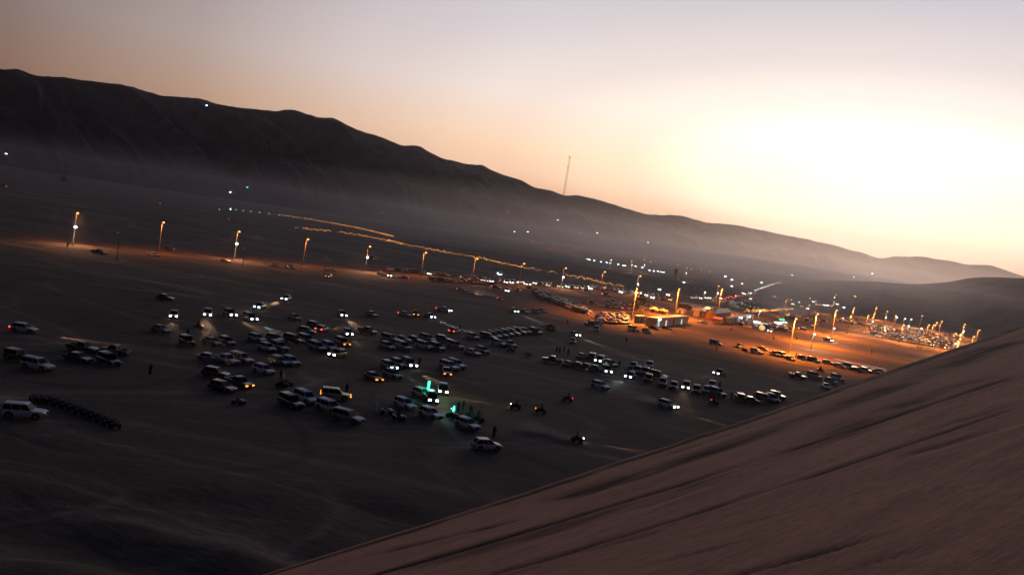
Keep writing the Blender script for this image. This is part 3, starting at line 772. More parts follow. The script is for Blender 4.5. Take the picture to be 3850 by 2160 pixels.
('j',560,1085,14,'P','y','A','truck with a yellow beacon among the white cars'),
('j',410,935,14,'S','k','T','black wagon with a red light behind the parked block'),
('g',895,975,10,'P','g','','grey pickup on the sand just below the left end of the lit road'),
('g',1390,992,12,'D','w','','white saloon just below the lit road at left'),
('h',355,1050,12,'D','s','','silver saloon just below the lit road between two lamps'),
('g',1540,940,10,'S','g','','grey wagon on the far verge of the lit road at left'),
('h',1290,1185,170,'D','k','A','black saloon with yellow headlights facing left below the road'),
('h',1315,1130,12,'D','s','','silver saloon above the yellow headlights'),
('h',790,1090,14,'S','k','','black wagon alone below the lit road'),
('h',940,1105,14,'P','k','','long black pickup below the lit road'),
('s',15,702,10,'S','k','A','black car with a yellow lamp far off at the left edge'),
('s',232,681,190,'S','k','T','black car with a red lamp under the tall dark mast'),
('g',1130,415,14,'D','w','','pale car far off on the left plain'),
('g',370,248,14,'D','k','T','far car with a tiny red lamp on the left plain'),
('g',1430,518,190,'D','k','T','far car with a red lamp on the middle of the left plain'),
('i',95,243,170,'S','w','H','far car with a lone white lamp in the mist'),
('i',1160,808,170,'S','k','C','car with a wide cyan lamp behind the lit road'),
('i',955,832,14,'S','k','T','car with a wide red lamp on the lit road'),
('i',860,842,14,'D','k','A','car with an orange lamp on the lit road'),
('i',280,835,184,'D','r','T','car with strong red lamps on the near side of the lit road'),
('i',165,822,168,'S','s','H','silver wagon with two headlights near the left end of the roadside cars'),
('i',80,805,12,'S','s','','silver wagon at the left end of the roadside cars'),
]
# blocks of packed cars: (zone, first row start, first row end, last row start, last row end, rows, per row, angle, colours, lit share, label tail, group)
BLOCKS = [
('i',(140,762),(1000,850),(140,772),(1000,860),1,34,10,'wwsgkr',.12,"on lit road's far verge",'cars along the far verge of the lit road'),
('i',(540,858),(1080,890),(540,858),(1080,890),1,14,12,'sgkks',.0,"on lit road's near verge",'cars along the near verge of the lit road'),
('i',(1000,862),(1900,930),(1010,850),(1900,918),2,22,168,'sgkws',.5,'queued with small lamps on road','cars queued along the lit road'),
('d',(470,92),(1000,290),(560,170),(960,310),5,11,14,'sgwsgk',.02,'in dim block left of cabin','cars in the slanting block left of the cabin'),
('j',(505,1095),(800,1095),(500,1165),(800,1175),4,8,16,'wwwst',.03,'in orange light near cabin','cars in the orange light left of the cabin'),
('j',(600,930),(1180,990),(600,985),(900,1010),3,10,14,'sgkwr',.02,'parked in haze behind cabin','cars behind the cabin'),
('j',(380,740),(1180,860),(400,728),(1180,845),2,16,168,'sgkww',.35,'with small lamps far behind cabin','cars far behind the cabin'),
('k',(0,714),(350,718),(0,716),(350,718),1,7,168,'wskg',1.0,'with twin lamps behind cabin','cars queued behind the cabin'),
('k',(420,780),(830,860),(700,720),(1000,700),4,8,16,'sgkr',.06,'in field behind domed kiosk','cars in the field behind the domed kiosk'),
('k',(1000,700),(1300,760),(1050,745),(1500,800),3,7,16,'sgk',.04,'in smoke behind stalls','cars in the smoky field behind the stalls'),
('k',(620,1040),(1180,1110),(640,1020),(1180,1085),2,10,12,'ksrgw',.0,'parked among the stalls','cars parked among the stalls'),
('l',(150,800),(620,868),(110,762),(300,790),2,9,14,'sgkr',.05,'on road left of car park','cars left of the crowded car park'),
('l',(452,850),(1330,936),(492,942),(1175,1056),9,19,14,'wswsgtkr',.05,'in crowded orange lit car park','cars in the crowded car park'),
]
LIGHT_ONLY = [  # far cars crossing the slopes: zone, x, y, lights
('s',23,580,'H','white lamp crossing the slope at the far left edge'),('s',776,398,'C','bright white lamp high on the great dune'),('s',930,706,'G','lone green lamp under the great dune'),('s',866,700+24,'C','pale lamp left of the broken line of lights'),
('s',1025,724,'T','lone red lamp right of the green one'),('s',870,830,'T','red lamp below the broken line of lights'),('s',1401,972,'T','red lamp beside the fourth lamp post'),('i',575,110,'T','red lamp at the foot of the great dune'),('i',1225,240,'A','orange lamp in the mist under the mast'),('i',1407,416,'H','brighter one of the two close white lamps in the mist'),
('i',1287,414,'H','dimmer one of the two close white lamps in the mist'),('i',1678,307,'H','small white lamp in the mist under the mast'),('i',1132,349,'T','red lamp in the middle of the mist'),('i',1878,420,'H','white lamp right of the mast foot'),('j',467,85,'H','slanting white lamp right of the mast foot'),
('j',1080,203,'H','white lamp alone in the brown haze'),('k',1215,433,'H','warm lamp on the slope right of the string of headlights'),('l',285,368,'H','warm lamp on the far right slope'),('l',463,333,'C','cyan lamp on the far right slope'),('l',298,558,'Y','lone yellow lamp at the foot of the right hill'),
('i',1150,800,'C','cyan lamp behind the string of golden lights'),('j',1515,688,'H','white lamp beside the red lamp behind the cabin'),('j',1475,655,'T','red lamp left of the white one behind the cabin'),('j',1655,660,'T','red lamp right of the dark water tank'),('k',408,452,'C','blue white lamp above the queue of tail lights'),
('k',845,527,'C','white lamp above the string of headlights'),('k',612,540,'H','joined pair of warm lamps above the queue of tail lights'),('k',485,571,'C','pale lamp left of the queue of tail lights'),('k',487,493,'C','small pale lamp above the queue'),('k',78,602,'T','pink red lamp above the queue'),
('k',1000,700,'A','dim amber lamp right of the headlights'),
('j',1020,866,'T','wide red lamp behind the near lamp post'),('j',575,842,'T','lone red lamp behind the parked blocks'),('j',340,795,'T','red lamp with white core behind the parked blocks'),('j',390,768,'H','white lamp right above the red one'),('j',1222,778,'H','white lamp between two lamp posts'),
('j',1140,878,'C','blue lamp between two lamp posts'),('j',1270,898,'T','left red lamp of the jam behind the cabin'),('j',1330,888,'T','middle red lamp of the jam behind the cabin'),('j',1350,902,'A','orange lamp of the jam behind the cabin'),('j',1325,842,'H','white lamps above the jam behind the cabin'),
('j',757,810,'H','white pair of lamps left of the near lamp post'),('j',985,820,'H','white lamp just right of the near lamp post'),
]
for i, (x, y) in enumerate([(350,402),(372,410),(430,421),(512,437),(582,445),(625,452),(722,468),(782,482),(805,486),(930,490),(1013,505),(1098,541),(1152,548),(1200,551),(1240,560),(1268,564)]):
    LIGHT_ONLY.append(('j', x, y, 'C', 'first second third fourth fifth sixth seventh eighth ninth tenth eleventh twelfth thirteenth fourteenth fifteenth sixteenth'.split()[i] + ' pale lamp from left along the far misty strip'))
for i, (x, y) in enumerate([(1160,742),(1225,790),(1290,765),(1330,818),(1405,845),(1470,760),(1545,800),(1600,802),(1640,806),(1680,808),(1760,790),(1840,830)]):
    LIGHT_ONLY.append(('k', x, y, 'AHC'[i % 3], 'first second third fourth fifth sixth seventh eighth ninth tenth eleventh twelfth'.split()[i] + ' tiny lamp from left in the smoky field far behind the stalls'))
places = []
for z, x, y, a, k, c, li, lab in CARS:
    if k == 'S' and (int(x) + int(y)) % 5 < 2: k = 'U'
    px, py = Z[z](x, y); places.append([px, py, a, k, c, li, lab, None, 'hand'])
COLN = dict(w='white', s='silver', g='grey', k='black', r='dark red', t='tan', b='blue', y='gold')
for z, a0, a1, b0, b1, nr, nc, ang, cols_, lit, tail, grp in BLOCKS:
    for r in range(nr):
        v = r/max(1, nr-1)
        for c in range(nc):
            if random.random() < .06: continue
            u = (c + random.uniform(-.22, .22))/max(1, nc-1)
            x = (a0[0]*(1-u) + a1[0]*u)*(1-v) + (b0[0]*(1-u) + b1[0]*u)*v
            y = (a0[1]*(1-u) + a1[1]*u)*(1-v) + (b0[1]*(1-u) + b1[1]*u)*v + random.uniform(-1.5, 1.5)
            px, py = Z[z](x, y); col = random.choice(cols_)
            li = random.choice('HHhhhT') if random.random() < lit else ''
            k = random.choice('SSSUUDDP' if grp[-3:] != 'xxx' else 'S')
            lt = {'H': ' with white headlights', 'h': ' with dim headlights', 'T': ' with red tail lights', '': ''}[li]
            kn = {'S': 'wagon', 'U': 'wagon', 'D': 'saloon', 'P': 'pickup'}[k]
            places.append([px, py, ang + random.uniform(-6, 6), k, col, li, f'{COLN[col]} {kn} {"" if "with small" in tail or "twin" in tail else lt+" "}{tail}'.replace('  ', ' '), grp, 'block'])
for p_ in places:
    h, rz = heading(p_[0], p_[1], p_[2]); p_ += [h, rz, F/max(1, (h - EYE).length)]
hand = [p_ for p_ in places if p_[8] == 'hand']
blk = sorted([p_ for p_ in places if p_[8] == 'block'], key=lambda p: -p[11])
room = 296 - len(hand)
rest = blk[room:]; blk = blk[:room]
import collections
def ordinal(n):
    w1 = 'first second third fourth fifth sixth seventh eighth ninth tenth eleventh twelfth thirteenth fourteenth fifteenth sixteenth seventeenth eighteenth nineteenth'.split()
    return w1[n-1] if n < 20 else {20: 'twentieth', 30: 'thirtieth'}.get(n) or ('twenty ' if n < 30 else 'thirty ') + w1[n % 10 - 1]
_by = collections.defaultdict(list)
for p_ in blk: _by[p_[6]].append(p_)
for lab, ps in _by.items():
    if len(ps) > 1:
        for i, p_ in enumerate(sorted(ps, key=lambda q: q[0])):
            w3 = lab.split(' '); k3 = 3 if lab.startswith('dark red') else 2; p_[6] = ordinal(i+1) + ' ' + ' '.join(w3[:k3]) + ' from left ' + ' '.join(w3[k3:])
cnt = collections.Counter()
taken = [(p_[9].x, p_[9].y) for p_ in hand]
LOADED = 0
for p_ in hand + blk:
    px, py, a, k, c, li, lab, grp, src, h, rz, ppm = p_
    hi = src == 'hand' and ppm > 4.2
    o = build_car(k, c, li, hi)
    o.location = h; o.rotation_euler = (0, 0, rz)
    tag(o, lab, 'pickup truck' if k == 'P' else 'car', grp or 'cars standing and driving on the sand flat')
    if 'b' in li: beam(o, k, li)
    elif ('H' in li or 'C' in li) and src == 'hand': beam(o, k, li, .22)
# the rest of the far packed cars, too small and many to be told apart
if rest:
    al = MB(); mats_ = []
    for px, py, a, k, c, li, lab, grp, src, h, rz, ppm in rest:
        build_key = (k, c, ''.join(q for q in li if q in 'HhCATa'), False)
        if build_key not in _proto:
            o = build_car(k, c, li, False); bpy.data.objects.remove(o)
        mb, mk, _ = _proto[build_key]; mp = []
        for q in mk:
            if q not in mats_: mats_.append(q)
            mp.append(mats_.index(q))
        cs, sn = math.cos(rz), math.sin(rz); o_ = len(al.v)
        al.v += [(h.x + v[0]*cs - v[1]*sn, h.y + v[0]*sn + v[1]*cs, h.z + v[2]) for v in mb.v]
        al.f += [tuple(i+o_ for i in f) for f in mb.f]; al.m += [mp[i] for i in mb.m]
    tag(al.build('distant_cars', [M[q] for q in mats_], sm=True), 'distant mass of small parked cars in the haze', 'cars', kind='stuff')

# lone lamps of far vehicles: a low dark buggy with a big lit lamp
_lc = {}
for z, x, y, li, lab in LIGHT_ONLY:
    px, py = Z[z](x, y); h, rz = heading(px, py, 168 if li not in 'T' else 12)
    dist = (h - EYE).length; w_ = .55*max(1, dist/900)*(.6 if 'tiny' in lab or 'pale lamp from' in lab else 1)
    key = (li, round(w_*2))
    if key not in _lc:
        lm = M.get('far_' + li)
        if lm is None:
            cc = {'H': (1, .88, .7), 'C': (.7, .95, 1), 'T': (1, .06, .04), 'A': (1, .35, .08), 'G': (.05, 1, .5), 'Y': (1, .75, .1)}[li]
            lm = M['far_' + li] = glow('far_lamp_' + li.lower(), cc, 16 if li in 'HC' else 6)
        root = empty('distant_car', (0, 0, 0))
        if ('S', 'k', '', False) not in _proto: bpy.data.objects.remove(build_car('S', 'k', '', False))
        al, mk, me = _proto[('S', 'k', '', False)]
        b = mesh_obj('body', me, root)
        g = MB(); s_ = -1 if li == 'T' else 1
        for yy in (-.55, .55): g.ball((s_*2.55, yy*(1 + w_*.5), .95), w_*.55)
        l = g.build('lamp', lm, root)
        _lc[key] = (root, b, l); o = root
    else:
        root, b, l = _lc[key]
        o = root.copy(); COL.objects.link(o)
        for q in (b, l):
            c = q.copy(); COL.objects.link(c); c.parent = o
    o.location = h; o.rotation_euler = (0, 0, rz)
    tag(o, lab, 'car', 'far cars seen by their lamps')
# string of headlights coming down the far road and the queue of tail lights below it
for i in range(13):
    t = i/12; px, py = Z['k'](772 + 300*t, 621 - 98*t - 6*math.sin(t*3)); h, rz = heading(px, py, 172)
    o = build_car('S', 'k', 'C' if i < 2 else 'H', False); o.location = h; o.rotation_euler = (0, 0, rz); o.scale = (1, 1, 1)
    tag(o, ordinal(i+1) + ' car from the near end of the bright headlight string on the far road', 'car', 'string of headlights on the far road')
QT = [(530, 706), (560, 694), (600, 690), (650, 668), (690, 672), (735, 664), (765, 656), (400, 732), (440, 712), (480, 702), (510, 715)]
for i, (x, y) in enumerate(QT):
    h, rz = heading(*Z['k'](x, y), -5); o = build_car('S', 'g', 'T', False); o.location = h; o.rotation_euler = (0, 0, rz)
    tag(o, ordinal(sorted(q[0] for q in QT).index(x)+1) + ' car from left in the far queue of red tail lights', 'car', 'queue of tail lights')
QH = [(545, 690), (622, 655), (645, 668), (700, 652), (725, 650), (440, 708)]
for i, (x, y) in enumerate(QH):
    h, rz = heading(*Z['k'](x, y), 172); o = build_car('S', 'g', 'H', False); o.location = h; o.rotation_euler = (0, 0, rz)
    tag(o, ordinal(sorted(q[0] for q in QH).index(x)+1) + ' white headlights from left among the far red tail lights', 'car', 'headlights in the far queue')

# ------------------------------------------------------------------ people
def skin_body(name, joints, bones, m, sub=1):
    me = bpy.data.meshes.new(name); me.from_pydata([j[0] for j in joints], bones, [])
    ob = bpy.data.objects.new(name, me); COL.objects.link(ob)
    md = ob.modifiers.new('skin', 'SKIN'); sv = me.skin_vertices[0].data
    for i, j in enumerate(joints):
        r = j[1]; sv[i].radius = r if isinstance(r, tuple) else (r, r)
    sv[0].use_root = True
    md.use_smooth_shade = True
    if sub: s = ob.modifiers.new('sub', 'SUBSURF'); s.levels = sub; s.render_levels = sub
    dg = bpy.context.evaluated_depsgraph_get(); out = bpy.data.meshes.new_from_object(ob.evaluated_get(dg))
    bpy.data.objects.remove(ob); out.name = name; out.materials.clear(); out.materials.append(m)
    return out
def person_meshes(pose):
    if pose == 'stand':
        J = [((0,0,.95),(.14,.11)), ((0,0,1.15),(.13,.10)), ((0,0,1.38),(.16,.11)), ((0,0,1.50),.055), ((.01,0,1.60),.085), ((.015,0,1.70),.085),
             ((0,.17,1.40),.06), ((.02,.22,1.14),.045), ((.08,.21,.90),.035), ((.11,.21,.80),.04), ((0,-.17,1.40),.06), ((-.02,-.23,1.14),.045), ((.04,-.22,.90),.035), ((.07,-.22,.80),.04),
             ((0,.09,.90),.09), ((.02,.10,.50),.065), ((-.02,.10,.09),.045), ((.10,.11,.045),.04), ((0,-.09,.90),.09), ((-.01,-.10,.50),.065), ((-.05,-.10,.09),.045), ((.08,-.11,.045),.04)]
    else:
        J = [((-.25,0,1.02),(.15,.14)), ((-.2,0,1.2),(.13,.12)), ((-.1,0,1.42),(.17,.12)), ((-.05,0,1.54),.055), ((-.02,0,1.63),.10), ((-.01,0,1.73),.10),
             ((-.1,.18,1.44),.06), ((.05,.28,1.24),.045), ((.2,.33,1.16),.035), ((.25,.33,1.15),.04), ((-.1,-.18,1.44),.06), ((.05,-.28,1.24),.045), ((.2,-.33,1.16),.035), ((.25,-.33,1.15),.04),
             ((-.2,.14,.98),.09), ((.2,.28,.90),.07), ((.1,.33,.52),.05), ((.2,.34,.46),.045), ((-.2,-.14,.98),.09), ((.2,-.28,.90),.07), ((.1,-.33,.52),.05), ((.2,-.34,.46),.045)]
    Bn = [(0,1),(1,2),(2,3),(3,4),(4,5),(2,6),(6,7),(7,8),(8,9),(2,10),(10,11),(11,12),(12,13),(0,14),(14,15),(15,16),(16,17),(0,18),(18,19),(19,20),(20,21)]
    return J, Bn
def robe_mesh(m):
    b = MB(); secs = []
    for z, rx, ry in ((.10,.24,.27),(.5,.20,.23),(.95,.17,.20),(1.2,.15,.19),(1.38,.15,.22),(1.47,.09,.12),(1.50,.07,.08)):
        secs.append([(rx*math.cos(t), ry*math.sin(t), z) for t in [2*math.pi*i/12 for i in range(12)]])
    b.loft(secs); 
    for s in (-1, 1): b.tube((0, s*.20, 1.42), (.06, s*.25, .92), .07, .075, n=8)
    return b.mesh('robe', [m], sm=True)
def scarf_mesh(m):
    b = MB(); b.ball((0, 0, 1.66), .125, n=10, k=6, sc=(1, 1, 1.0), top=True); 
    b.loft([[(-.12+.02*i*0, -.12, 1.68), (.03, -.125, 1.68), (.03, .125, 1.68), (-.12, .12, 1.68)], [(-.15, -.15, 1.44), (-.02, -.16, 1.44), (-.02, .16, 1.44), (-.15, .15, 1.44)]])
    return b.mesh('head_scarf', [m], sm=True)
JS, BS_ = person_meshes('stand'); JR, BR = person_meshes('ride')
ME = {'stand': skin_body('person', JS, BS_, M['skin']), 'ride': skin_body('person', JR, BR, M['cloth_dark'])}
ME['darkstand'] = ME['stand'].copy(); ME['darkstand'].materials.clear(); ME['darkstand'].materials.append(M['cloth_dark'])
RB = {'w': robe_mesh(M['cloth_white']), 'k': robe_mesh(M['cloth_dark'])}; SC = {'w': scarf_mesh(M['cloth_white']), 'k': scarf_mesh(M['cloth_dark'])}
HEL = MB(); HEL.ball((-.01, 0, 1.70), .155, n=10, k=8); HEL = HEL.mesh('helmet', [M['trim']], sm=True)
def person(p, rz, col, label, robe=True, grp=None):
    o = mesh_obj('person', ME['stand' if robe else 'darkstand']); o.location = p; o.rotation_euler = (0, 0, rz)
    if robe: mesh_obj('robe', RB[col], o)
    mesh_obj('head_scarf', SC[col], o)
    return tag(o, label, 'person', grp)
PEOPLE = [('a',1358,858,'k','person in dark clothes standing alone right of the black wagon',1),
('b',1092,905,'k','person standing between the white wagon and the quad bikes',0),('b',1115,925,'w','person in a pale robe beside the dark standing one',1),('b',1690,1030,'k','person standing behind the tan wagon',1),
('b',250,520,'k','person standing behind the black jeep',1),('c',905,775,'k','person standing right of the twin white headlights',1),('c',1275,465,'k','person beside the car with red tail lights',0),
('c',505,1195,'w','person in a pale robe left of the white wagons, slightly stooped over a bike',1),('c',1212,1235,'w','person in a teal lit robe by the riders',1),('c',1255,1190,'k','first dark figure in the crowd by the teal light',1),
('c',1300,1185,'k','second dark figure in the crowd by the teal light',0),('c',1365,1225,'k','third dark figure in the crowd by the teal light',1),('c',1580,1425,'k','person walking alone in dark robe right of the lowest white wagons',1),
('d',703,660,'k','leftmost of the four people standing together',1),('d',730,664,'k','second of the four people standing together',1),('d',767,655,'k','third of the four people standing together',1),('d',808,680,'k','rightmost and lowest of the four people standing together',1),
('d',802,402,'k','person standing at the edge of the orange light',1),('d',1334,570,'k','person walking with a bag on the dark side of the light',1),('d',1268,790,'k','person right of the black wagon in the ring of cars',1),
('d',1540,790,'k','person near the white wagon with a bright roof',0),('j',1480,1232,'k','left one of the two people in front of the cabin doors',1),('j',1523,1240,'k','right one of the two people in front of the cabin doors',1),
('e',1222,548,'k','person alone on the orange lit ground',1),('e',838,470,'k','person in front of the long awning',1),('e',1425,702,'k','person on the verge beside the lamp post',1),('e',1428,548,'k','faint person right of the lamp post',1),
('e',705,650,'k','person standing below the black wagon on the verge',0),('e',838,1085,'k','person left of the pale roofed jeep',1),('e',735,985,'k','person behind the bluish wagon',1),('l',455,1100,'k','person on the orange ground left of the dune edge',1),
('l',905,1060,'k','left one of the two people at the edge of the car park',1),('l',930,1066,'k','right one of the two people at the edge of the car park',1),('g',610,912,'k','person at the side of the lit road at the left',1)]
for z, x, y, c, lab, rb_ in PEOPLE:
    h, rz = heading(*Z[z](x, y), 90 + random.uniform(-80, 80)); person(h, rz, c, lab, bool(rb_), 'people on the sand flat')
def quad_bike(p, rz, col, li, lab, rider=None, grp=None):
    o = build_car('Q', col, li, True); o.location = p; o.rotation_euler = (0, 0, rz); tag(o, lab, 'quad bike', grp)
    if rider:
        r = mesh_obj('person', ME['ride']); r.location = p; r.rotation_euler = (0, 0, rz); mesh_obj('helmet', HEL, r)
        tag(r, rider, 'person', 'riders on quad bikes')
    if 'b' in li: beam(o, 'Q', li, .6)
    return o
row_pts = [(312,1108),(385,1112),(450,1118),(515,1138),(585,1160),(650,1182),(715,1208),(780,1232),(845,1256),(910,1284),(975,1312),(1035,1338)]
ordn = 'first second third fourth fifth sixth seventh eighth ninth tenth eleventh twelfth'.split()
for i, (x, y) in enumerate(row_pts):
    h, rz = heading(*Z['a'](x, y), 62 + random.uniform(-8, 8)); quad_bike(h, rz, random.choice('kkkg'), '', f'{ordn[i]} bike from the left in the dark row of parked quad bikes', None, 'row of parked quad bikes')
for z, x, y, a, c, li, lab, rd in [
 ('a',1795,440,10,'r','A','red quad bike with an orange lamp right of the silver saloon','rider on the red quad bike with an orange lamp'),
 ('b',715,1130,14,'b','','blue quad bike below the black wagon with a pale roof',None),('b',1105,975,12,'k','','black quad bike below the standing people','rider on the black quad bike below the standing people'),
 ('c',610,1215,8,'w','','white quad bike left of the slanting white wagons',None),('c',720,1268,20,'b','','quad bike with a bluish rider below the white wagon','rider on the quad bike below the white wagons'),
 ('c',1370,1250,16,'k','','quad bike behind the lowest white wagon, left one','rider on the left quad bike behind the lowest white wagon'),('c',1435,1285,16,'k','','quad bike behind the lowest white wagon, right one','rider on the right quad bike behind the lowest white wagon'),
 ('c',1200,1250,16,'k','','quad bike under the teal light','rider under the teal light'),
 ('d',335,1168,190,'k','Hb','quad bike with a small white lamp, leftmost of the three out on the sand','rider leftmost of the three out on the sand'),('d',560,1208,190,'k','A','quad bike with an amber lamp, middle of the three out on the sand','rider in the middle of the three out on the sand'),
 ('d',805,1100,190,'k','T','quad bike with a red tail lamp, uppermost of the three out on the sand','rider uppermost of the three out on the sand'),
 ('c',1735,655,10,'k','','black quad bike below the white pickup with a pale grille',None),('e',960,648,14,'k','','black quad bike on the orange verge',None),('e',1645,828,186,'k','A','quad bike below the tall red light on the verge','rider below the tall red light on the verge'),
 ('e',682,1128,20,'k','T','quad bike with a red lamp below the bluish wagon','rider with a red lamp below the bluish wagon'),('s',2168,1660,8,'k','Hb','quad bike with a brilliant white lamp racing near the dune edge','rider racing near the dune edge'),
 ('b',1150,960,20,'k','','quad bike half hidden right of the black one',None)]:
    h, rz = heading(*Z[z](x, y), a); quad_bike(h, rz, c, li, lab, rd, 'quad bikes out on the sand')
# ------------------------------------------------------------------ lamp posts
def lamp_data(name, col, e, size=R(165), r=.35):
    ld = bpy.data.lights.new(name, 'SPOT'); ld.energy = e; ld.color = col; ld.spot_size = size; ld.spot_blend = .35; ld.shadow_soft_size = r
    return ld
LD = {'big': lamp_data('sodium_light', (1, .25, .025), 112000), 'mid': lamp_data('sodium_light', (1, .27, .05), 7000), 'far': lamp_data('sodium_light', (1, .36, .1), 12000),
      'park': lamp_data('sodium_light', (1, .33, .07), 38000), 'led': lamp_data('led_light', (1, .60, .35), 5000), 'ledfar': lamp_data('led_light', (.9, .95, .85), 3500)}
def lamp_meshes(H, pm):
    p = MB(); p.tube((0, 0, 0), (0, 0, H), .17, .10, n=8); p.box((0, 0, .15), (.6, .6, .3))
    a = MB(); a.tube((0, 0, H-.15), (1.3, 0, H+.25), .06, n=6)
    h = MB(); h.box((1.55, 0, H+.42), (1.1, .5, .16), taper=.7)
    g = MB(); g.ball((1.55, 0, H+.12), .42, n=10, k=6, sc=(1.25, .8, .62))
    return p.mesh('pole', [M[pm]], True), a.mesh('arm', [M['steel']]), h.mesh('lamp_head', [M['steel']]), g
_lm = {}
def lamp(base, rz, H, lit, light, label, grp, flood=None, gscale=1.0):
    key = (H, lit)
    if key not in _lm:
        p, a, h, g = lamp_meshes(H, 'far_pole' if H < 11 else 'steel'); _lm[key] = (p, a, h, g.mesh('glowing_bulb', [M[lit]], True) if lit else None)
    p, a, h, g = _lm[key]
    o = empty('street_lamp', base, rz)
    for n_, me in (('pole', p), ('arm', a), ('lamp_head', h)): mesh_obj(n_, me, o)
    if g: 
        b = mesh_obj('glowing_bulb', g, o)
    if light:
        l = bpy.data.objects.new('lamp_light', LD[light]); COL.objects.link(l); l.parent = o; l.location = (1.55, 0, H-.45)
        if light == 'led': l.location.z = H-.5
    if flood:
        if 'flood' not in _lm:
            f = MB(); f.box((.35, 0, 0), (.25, .9, .6)); q = MB(); q.ball((.62, 0, -.05), .5, sc=(.5, 1.1, .8)); _lm['flood'] = (f.mesh('flood_light', [M['steel']]), q.mesh('flood_glass', [M['led']], True))
        f = mesh_obj('flood_light', _lm['flood'][0], o); f.location = (0, 0, flood)
        q = mesh_obj('flood_glass', _lm['flood'][1], f)
        l = bpy.data.objects.new('flood_lamp', LD['led']); COL.objects.link(l); l.parent = f; l.location = (1.1, 0, -.2); l.rotation_euler = (0, R(-35), 0)
    return tag(o, label, 'street lamp', grp)
ROADL = [(288,801,1),(610,836,0),(894,870,1),(1152,899,0),(1385,926,1),(1595,949,0),(1788,972,0),(1964,990,0),(2121,1007,1),(2268,1021,0),(2401,1037,1)]
ordl = ordn
road_pts = []
for i, (x, y, fl) in enumerate(ROADL):
    b = at_z(x, y, 12); b.z = 0; road_pts.append(b)
rd = (road_pts[-1] - road_pts[0]).normalized(); rnorm = Vector((rd.y, -rd.x, 0)); 
if rnorm.y > 0: rnorm = -rnorm
rz_road = math.atan2(rnorm.y, rnorm.x)
for i, b in enumerate(road_pts):
    lamp(b, rz_road, 12, 'sodium', 'mid', f'{ordl[i]} orange lamp from the left along the long lit road' + (', with white flood light' if ROADL[i][2] else ''), 'street lamps along the long lit road', 6.9 if ROADL[i][2] else None)
for z, x, y, H, lit, lt, lab, fl in [
 ('j',945,757,13.5,'sodium','big','tall bright orange lamp nearest the white tank, left of the cabin',None),('j',1455,760,13.5,'sodium','big','tall bright orange lamp behind the right half of the cabin',None),('k',368,600,13.5,'sodium','big','tall orange lamp behind the domed kiosk',None),
 ('k',1252,955,13.5,'sodium','big','tall orange lamp on the verge, nearest of all',None),('k',1515,898,13.5,'sodium','big','tall orange lamp between the verge lamp and the parked pickup',None),('k',1745,855,13.5,'sodium','big','tall orange lamp furthest right of the three on the open lit ground',None),
 ('l',1303,962,13,'sodium','park','bright orange lamp just above the dune edge',None),('l',1328,905,13,'sodium','park','orange lamp under the cyan one by the dune edge',None)]:
    b = at_z(*Z[z](x, y), H); b.z = 0
    lamp(b, R(-95), H, lit, lt, lab, 'tall orange lamps', fl)
for z, x, y, H, lab in [('k',1475,1140,6.5,'short white lamp beside the tall orange one on open ground'),('l',85,860,6.5,'short white lamp right of the moving pickup'),('k',160,637,9,'white lamp above the queue, left one of two'),('k',313,648,9,'white lamp above the queue, right one of two'),
 ('j',635,410,9,'brightest white lamp in the far roadside strip'),('j',887,467,9,'wide white lamp in the far roadside strip'),('j',1037,470,9,'white lamp with an orange one above it in the far strip'),('j',1540,567,9,'white lamp right of the dark water tank'),('k',625,655,9,'white lamp at the tail of the queue'),('k',710,648,9,'white lamp near the foot of the string of headlights'),
 ('l',590,755,8,'white lamp over the left of the crowded car park'),('l',460,795,8,'white lamp above headlights at the car park'),('l',697,755,8,'cyan white lamp, first of three over car park'),('l',775,768,8,'cyan white lamp, second of three over the car park'),('l',835,773,8,'cyan white lamp, third of three over the car park'),
 ('l',807,838,8,'dazzling warm white lamp, left one over the car park'),('l',932,862,8,'dazzling warm white lamp, right one over the car park'),('l',1340,887,8,'cyan lamp between two orange ones by the dune edge'),('l',1258,1008,8,'cyan lamp lowest by the dune edge'),('k',1720,700,9,'white lamp far off beside an orange one')]:
    b = at_z(*Z[z](x, y), H); b.z = zat(b.x, b.y)
    lamp(b, R(-95), H, 'led', 'ledfar', lab, 'white lamps')
far = [('l',282,662),('l',252,742),('l',420,737),('l',500,657),('l',478,722),('l',605,697),('l',686,738),('l',760,828),('l',940,740),('l',1005,828),('l',1052,828),('l',1083,806),('l',1130,793),('l',1355,822),('l',1265,912),('l',1493,878),('l',1440,940),
 ('k',1200,728),('k',1425,708),('k',1493,740),('k',1498,780),('k',1415,793),('k',1715,758),('k',1740,672),('k',1137,745),('k',1920,925),('k',645,460),('k',218,388),('k',325,563),('k',960,540),
 ('j',647,330),('j',1037,403),('j',1112,432),('j',1440,467),('j',1550,503),('j',1820,550),('j',210,268),('j',262,258),('j',885,420),('j',1720,520),('i',1455,505),('i',1530,512),('i',1650,520),('j',1600,520)]
FARL = []
for i, (z, x, y) in enumerate(far):
    b = at_z(*Z[z](x, y), 10); 
    if (b - EYE).length > 2500 or b.z < -1: b = at_depth(*Z[z](x, y), 1500); 
    b.z = zat(b.x, b.y)
    px = Z[z](x, y)[0]; zone = 'over the car park' if z == 'l' else 'in smoke behind the stalls' if z == 'k' and px > 2900 else 'in haze above the car queue' if z == 'k' else 'in the far misty strip'
    FARL.append((px, b, i, z, zone))
_n = collections.Counter()
for px, b, i, z, zone in sorted(FARL, key=lambda q: q[0]):
    _n[zone] += 1
    lamp(b, R(-95), 10, 'sodium', 'park' if z == 'l' else 'far' if i % 2 == 0 else None, ordinal(_n[zone]) + ' from left of the small orange lamps ' + zone, 'small orange lamps ' + zone)
